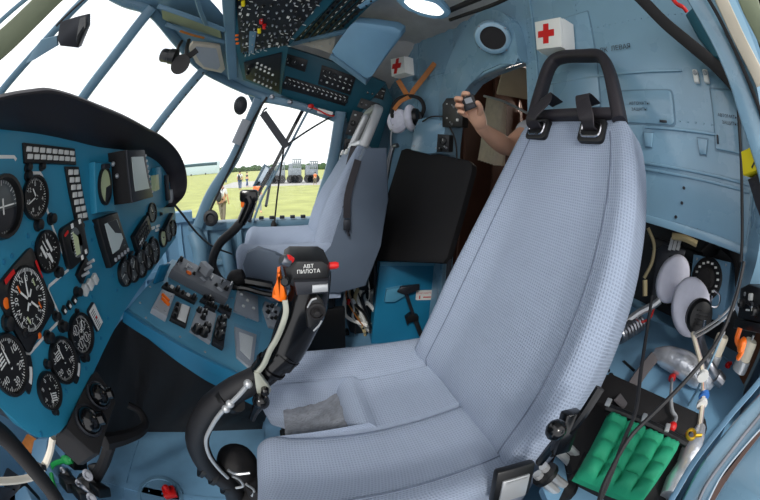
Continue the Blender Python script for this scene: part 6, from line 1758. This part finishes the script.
# black tray and green cushion
PT2 = PSH
tr = [(568, 440), (596, 376), (604, 368), (614, 366), (700, 404), (711, 412), (713, 422), (690, 480), (660, 510), (575, 470)]
b = MB(); b.prism([PT2.uv(*p) for p in tr], -.07, -.02, PT2.M, b=.012); b.prism([PT2.uv(*p) for p in [(598, 378), (606, 371), (706, 413), (708, 420), (700, 440), (590, 396)]], -.03, -.004, PT2.M, b=.01)
tag(b.build('foam_pad', M_blackm), 'black foam pad with rounded corners under the green cushion', 'pad')
GQ = [(605, 419), (675, 452), (638, 506), (572, 480)]
PGc = PT2; Q = [PGc.uv(*p) for p in GQ]; vs = []; fs = []; N = 32
gc = thing('seat_cushion', PGc.at(*Q[3]), 'bright green quilted cushion lying on the black foam pad', 'cushion')
for j in range(N + 1):
    for i in range(N + 1):
        u, v = i / N, j / N; x, y = bil(Q, u, v); e = min(u, 1 - u, v, 1 - v)
        d = 1
        q_ = abs(math.sin(PI * u * 4)) ** .45 * abs(math.sin(PI * (v * 3.6 + .4))) ** .45 if v > .12 else abs(math.sin(PI * u * 4 * 5)) ** .3 * .5 + .35
        vs.append(PGc.at(x, y, .012 + .034 * min(1, (e / .06)) ** .5 * (.45 + .55 * q_)))
for j in range(N):
    for i in range(N):
        a = j * (N + 1) + i; fs.append((a, a + 1, a + N + 2, a + N + 1))
b = MB(); b.add(vs, fs); low = [PGc.at(*bil(Q, i / N, j / N), -.004) for j in range(N + 1) for i in range(N + 1)]; b.add(low, [f[::-1] for f in fs])
rim = [i for i in range(N + 1)] + [j * (N + 1) + N for j in range(1, N + 1)] + [N * (N + 1) + i for i in range(N - 1, -1, -1)] + [j * (N + 1) for j in range(N - 1, 0, -1)]
K = (N + 1) ** 2
for a, c_ in zip(rim, rim[1:] + rim[:1]): b.f.append((a, c_, c_ + K, a + K)); b.m.append(0)
b.build('quilted_cover', M_green, gc, ang=70)
b = MB(); b.tube([PGc.at(*PGc.uv(602, 416), .03), PGc.at(*PGc.uv(640, 433), .035), PGc.at(*PGc.uv(680, 452), .03)], .009, 8); b.build('cushion_bar', M_black, gc)
for px, py in ((602, 416), (636, 431), (658, 441)):
    u, v = PGc.uv(px, py); b = MB(); b.box((0, 0, .045), (.012, .02, .006), b=.002); b.build('bar_clip', M_lgrey, gc, PGc.F(u, v))
b = MB(); u, v = PGc.uv(682, 446); F = PGc.F(u, v, .04); P_ = [F @ V((.012 * math.cos(t), .012 * math.sin(t), 0)) for t in [k * PI / 6 for k in range(12)]]; b.tube(P_, .004, 6, closed=True, smooth=False); b.tube([F @ V((.012, 0, 0)), F @ V((.03, .005, 0))], .004, 6); b.build('brass_ring', mat('brass', (220, 180, 60), .3, metal=.8), gc)
for pts, w_, lab in [([(655, 356, .03), (642, 372, .02), (630, 390, .02), (619, 404, .06)], .034, 'grey webbing strap from the silver hose down to the green cushion')]:
    b = MB(); b.sweep([onsh(*p) for p in pts], rrect(w_, .005, .002, 1), lambda q: CAM - q, k=5); tag(b.build('webbing_strap', mat('webbing_grey', (96, 92, 94), .85)), lab, 'strap')
b = MB(); b.tube([onsh(672, 378, .02), onsh(671, 394, .06), onsh(672, 410, .06), onsh(676, 418, .06), onsh(672, 426, .07)], .005, 8); lc = tag(b.build('cable', M_lgrey), 'short grey lead with red ends lying over the black foam pad', 'cable')
for q in (onsh(672, 378, .02), onsh(672, 427, .07)):
    b = MB(); b.ball(q, .012); b.build('plug', M_red, lc)
for pts, lab in [([(652, 296, .72), (647, 330, .68), (641, 370, .62), (636, 410, .57), (622, 445, .54), (598, 505, .52)], 'long black cable hanging in front of the seat edge down over the green cushion'), ([(744, 262, .62), (735, 300, .60), (718, 340, .58), (690, 376, .56), (655, 412, .545), (628, 440, .54), (606, 480, .52), (598, 505, .51)], 'long black cable crossing the silver hose diagonally to the green cushion'), ([(737, 96, .72), (740, 140, .71), (742, 200, .70), (741, 262, .69)], 'short black cable hanging down the seam of the bulkhead at the right')]:
    b = MB(); b.tube([at(*p) for p in pts], .0042, 8); tag(b.build('cable', M_rubber), lab, 'cable')
# conduits behind the seat, bottom centre
for i, pts in enumerate([[(552, 440, .62), (566, 452, .66), (580, 466, .68), (592, 478, .7)], [(540, 470, .60), (552, 482, .64), (568, 494, .68), (580, 504, .7)]]):
    r_ = thing('conduit', at(*pts[-1]), ['ribbed grey conduit pair beside the seat adjuster knob', 'ribbed grey conduit pair below the first one at the bottom edge'][i], 'conduit')
    for k in (-1, 1):
        b = MB(); b.tube([at(p[0] + k * 3, p[1] - k * 4, p[2]) for p in pts], .009, 8); b.build('conduit_tube', M_lgrey, r_)
    for f in (.12, .6):
        q = lerp(at(*pts[0]), at(*pts[-1]), f); t = (at(*pts[-1]) - at(*pts[0])).normalized(); b = MB(); b.tube([q - t * .005, q + t * .005], .026, 12); b.build('conduit_clamp', M_black, r_)
# black pouch with a yellow tag on the near side wall
pc = thing('pouch', at(756, 225, .50), 'black pouch with a bright yellow tag at the right edge of the picture', 'pouch')
PPc = Pl(at(744, 215, .58), at(775, 200, .52), at(745, 150, .58))
b = MB(); b.prism([PPc.uv(*p) for p in [(745, 178), (775, 160), (790, 230), (758, 218), (753, 205)]], -.04, 0, PPc.M, b=.012); b.build('pouch_body', M_hood, pc)
b = MB(); b.prism([PPc.uv(*p) for p in [(743, 152), (775, 136), (778, 165), (745, 176)]], -.02, .008, PPc.M, b=.004); yt = b.build('yellow_tag', M_yellow, pc)
u, v = PPc.uv(756, 166); b = MB(); b.box((0, 0, .009), (.012, .003, .001), PPc.F(u, v, 0, .4)); b.build('tag_print', M_label, yt)
# dark cloth and red cord under the roof edge at upper right
PCl = Pl(aX(688, 22, .72), aX(735, 60, .68), aX(690, 8, .72))
b = MB(); b.prism([PCl.uv(*p) for p in [(684, 14), (692, 6), (704, 14), (722, 34), (734, 52), (730, 60), (712, 56), (696, 36)]], -.03, 0, PCl.M, b=.01); tag(b.build('rolled_blind', M_teal), 'dark teal rolled blind under the roof edge at the upper right', 'blind')
b = MB(); b.tube([at(671, -3, .80), at(677, 4, .79), at(683, 7, .78), at(687, 12, .78)], .006, 8); tag(b.build('lanyard', M_red), 'short red lanyard beside the dark teal blind at the top edge', 'lanyard')
# windows: glass
def pane(name, pts, t=.006):
    P_ = [at(*p) for p in pts]; n_ = (P_[1] - P_[0]).cross(P_[2] - P_[0]).normalized() * t; b = MB(); m_ = len(P_); fs = [tuple(range(m_)), tuple(range(2 * m_ - 1, m_ - 1, -1))] + [(i, (i + 1) % m_, m_ + (i + 1) % m_, m_ + i) for i in range(m_)]
    b.add(P_ + [p + n_ for p in P_], fs); return struct(b.build(name, M_glass, smooth=False))
pane('window_1', [(-12, 112, 1.26), (92, -8, 1.26), (150, 10, 1.56), (84, 104, 1.56)])
pane('window_2', [(84, 104, 1.57), (150, 12, 1.57), (205, 68, 1.83), (150, 136, 1.82)])
pane('window_3', [(150, 136, 1.82), (205, 68, 1.84), (252, 92, 2.0), (206, 205, 2.03), (172, 218, 2.05)])
pane('window_4', [(266, 98, 1.99), (340, 120, 1.99), (314, 226, 1.99), (206, 224, 2.0)])
# ---------------------------------------------------------------- camera, daylight, cabin fill
cd = bpy.data.cameras.new('camera'); co = bpy.data.objects.new('camera', cd); C.objects.link(co)
cd.type = 'PANO'; cd.sensor_width = 36; cd.sensor_fit = 'HORIZONTAL'; cd.clip_start = .01; cd.clip_end = 2000
try:
    cd.cycles.panorama_type = 'FISHEYE_EQUISOLID'; cd.cycles.fisheye_lens = 15; cd.cycles.fisheye_fov = math.radians(200)
except Exception:
    cd.panorama_type = 'FISHEYE_EQUISOLID'; cd.fisheye_lens = 15; cd.fisheye_fov = math.radians(200)
co.matrix_world = Matrix(((RT.x, UP.x, -FW.x, CAM.x), (RT.y, UP.y, -FW.y, CAM.y), (RT.z, UP.z, -FW.z, CAM.z), (0, 0, 0, 1)))
sc = bpy.context.scene; sc.camera = co
w = bpy.data.worlds.new('overcast_sky'); sc.world = w; w.use_nodes = True; nt = w.node_tree
bg = nt.nodes['Background']
tc = nt.nodes.new('ShaderNodeTexCoord'); mp = nt.nodes.new('ShaderNodeMapping'); mp.inputs['Scale'].default_value = (1.6, 1.6, 5)
nz = nt.nodes.new('ShaderNodeTexNoise'); nz.inputs['Scale'].default_value = 1.8; nz.inputs['Detail'].default_value = 6
cr = nt.nodes.new('ShaderNodeValToRGB')
cr.color_ramp.elements[0].position = .32; cr.color_ramp.elements[0].color = (.80, .83, .90, 1)
cr.color_ramp.elements[1].position = .62; cr.color_ramp.elements[1].color = (1, 1, 1, 1)
nt.links.new(tc.outputs['Generated'], mp.inputs[0]); nt.links.new(mp.outputs[0], nz.inputs['Vector']); nt.links.new(nz.outputs['Fac'], cr.inputs[0])
nt.links.new(cr.outputs[0], bg.inputs[0]); bg.inputs[1].default_value = SKY
sun = bpy.data.lights.new('hazy_sun', 'SUN'); sun.energy = SUN; sun.angle = math.radians(12); sun.color = (1, .97, .92)
so = bpy.data.objects.new('hazy_sun', sun); C.objects.link(so)
so.rotation_euler = V(SUNDIR).to_track_quat('-Z', 'Y').to_euler()
al = bpy.data.lights.new('cabin_fill_light', 'AREA'); al.energy = 14; al.size = .5; al.color = (1, .93, .84)  # fill lamp added to lift the dark cabin; no window is built there
ao = bpy.data.objects.new('cabin_fill_light', al); C.objects.link(ao); ao.location = (2.2, 2.2, 1.5); ao.rotation_euler = V((-.5, -1, -.25)).to_track_quat('-Z', 'Y').to_euler()
sc.view_settings.view_transform = 'Standard'; sc.view_settings.look = 'None'; sc.view_settings.gamma = 1
sc.view_settings.use_curve_mapping = False; sc.view_settings.exposure = EXPO
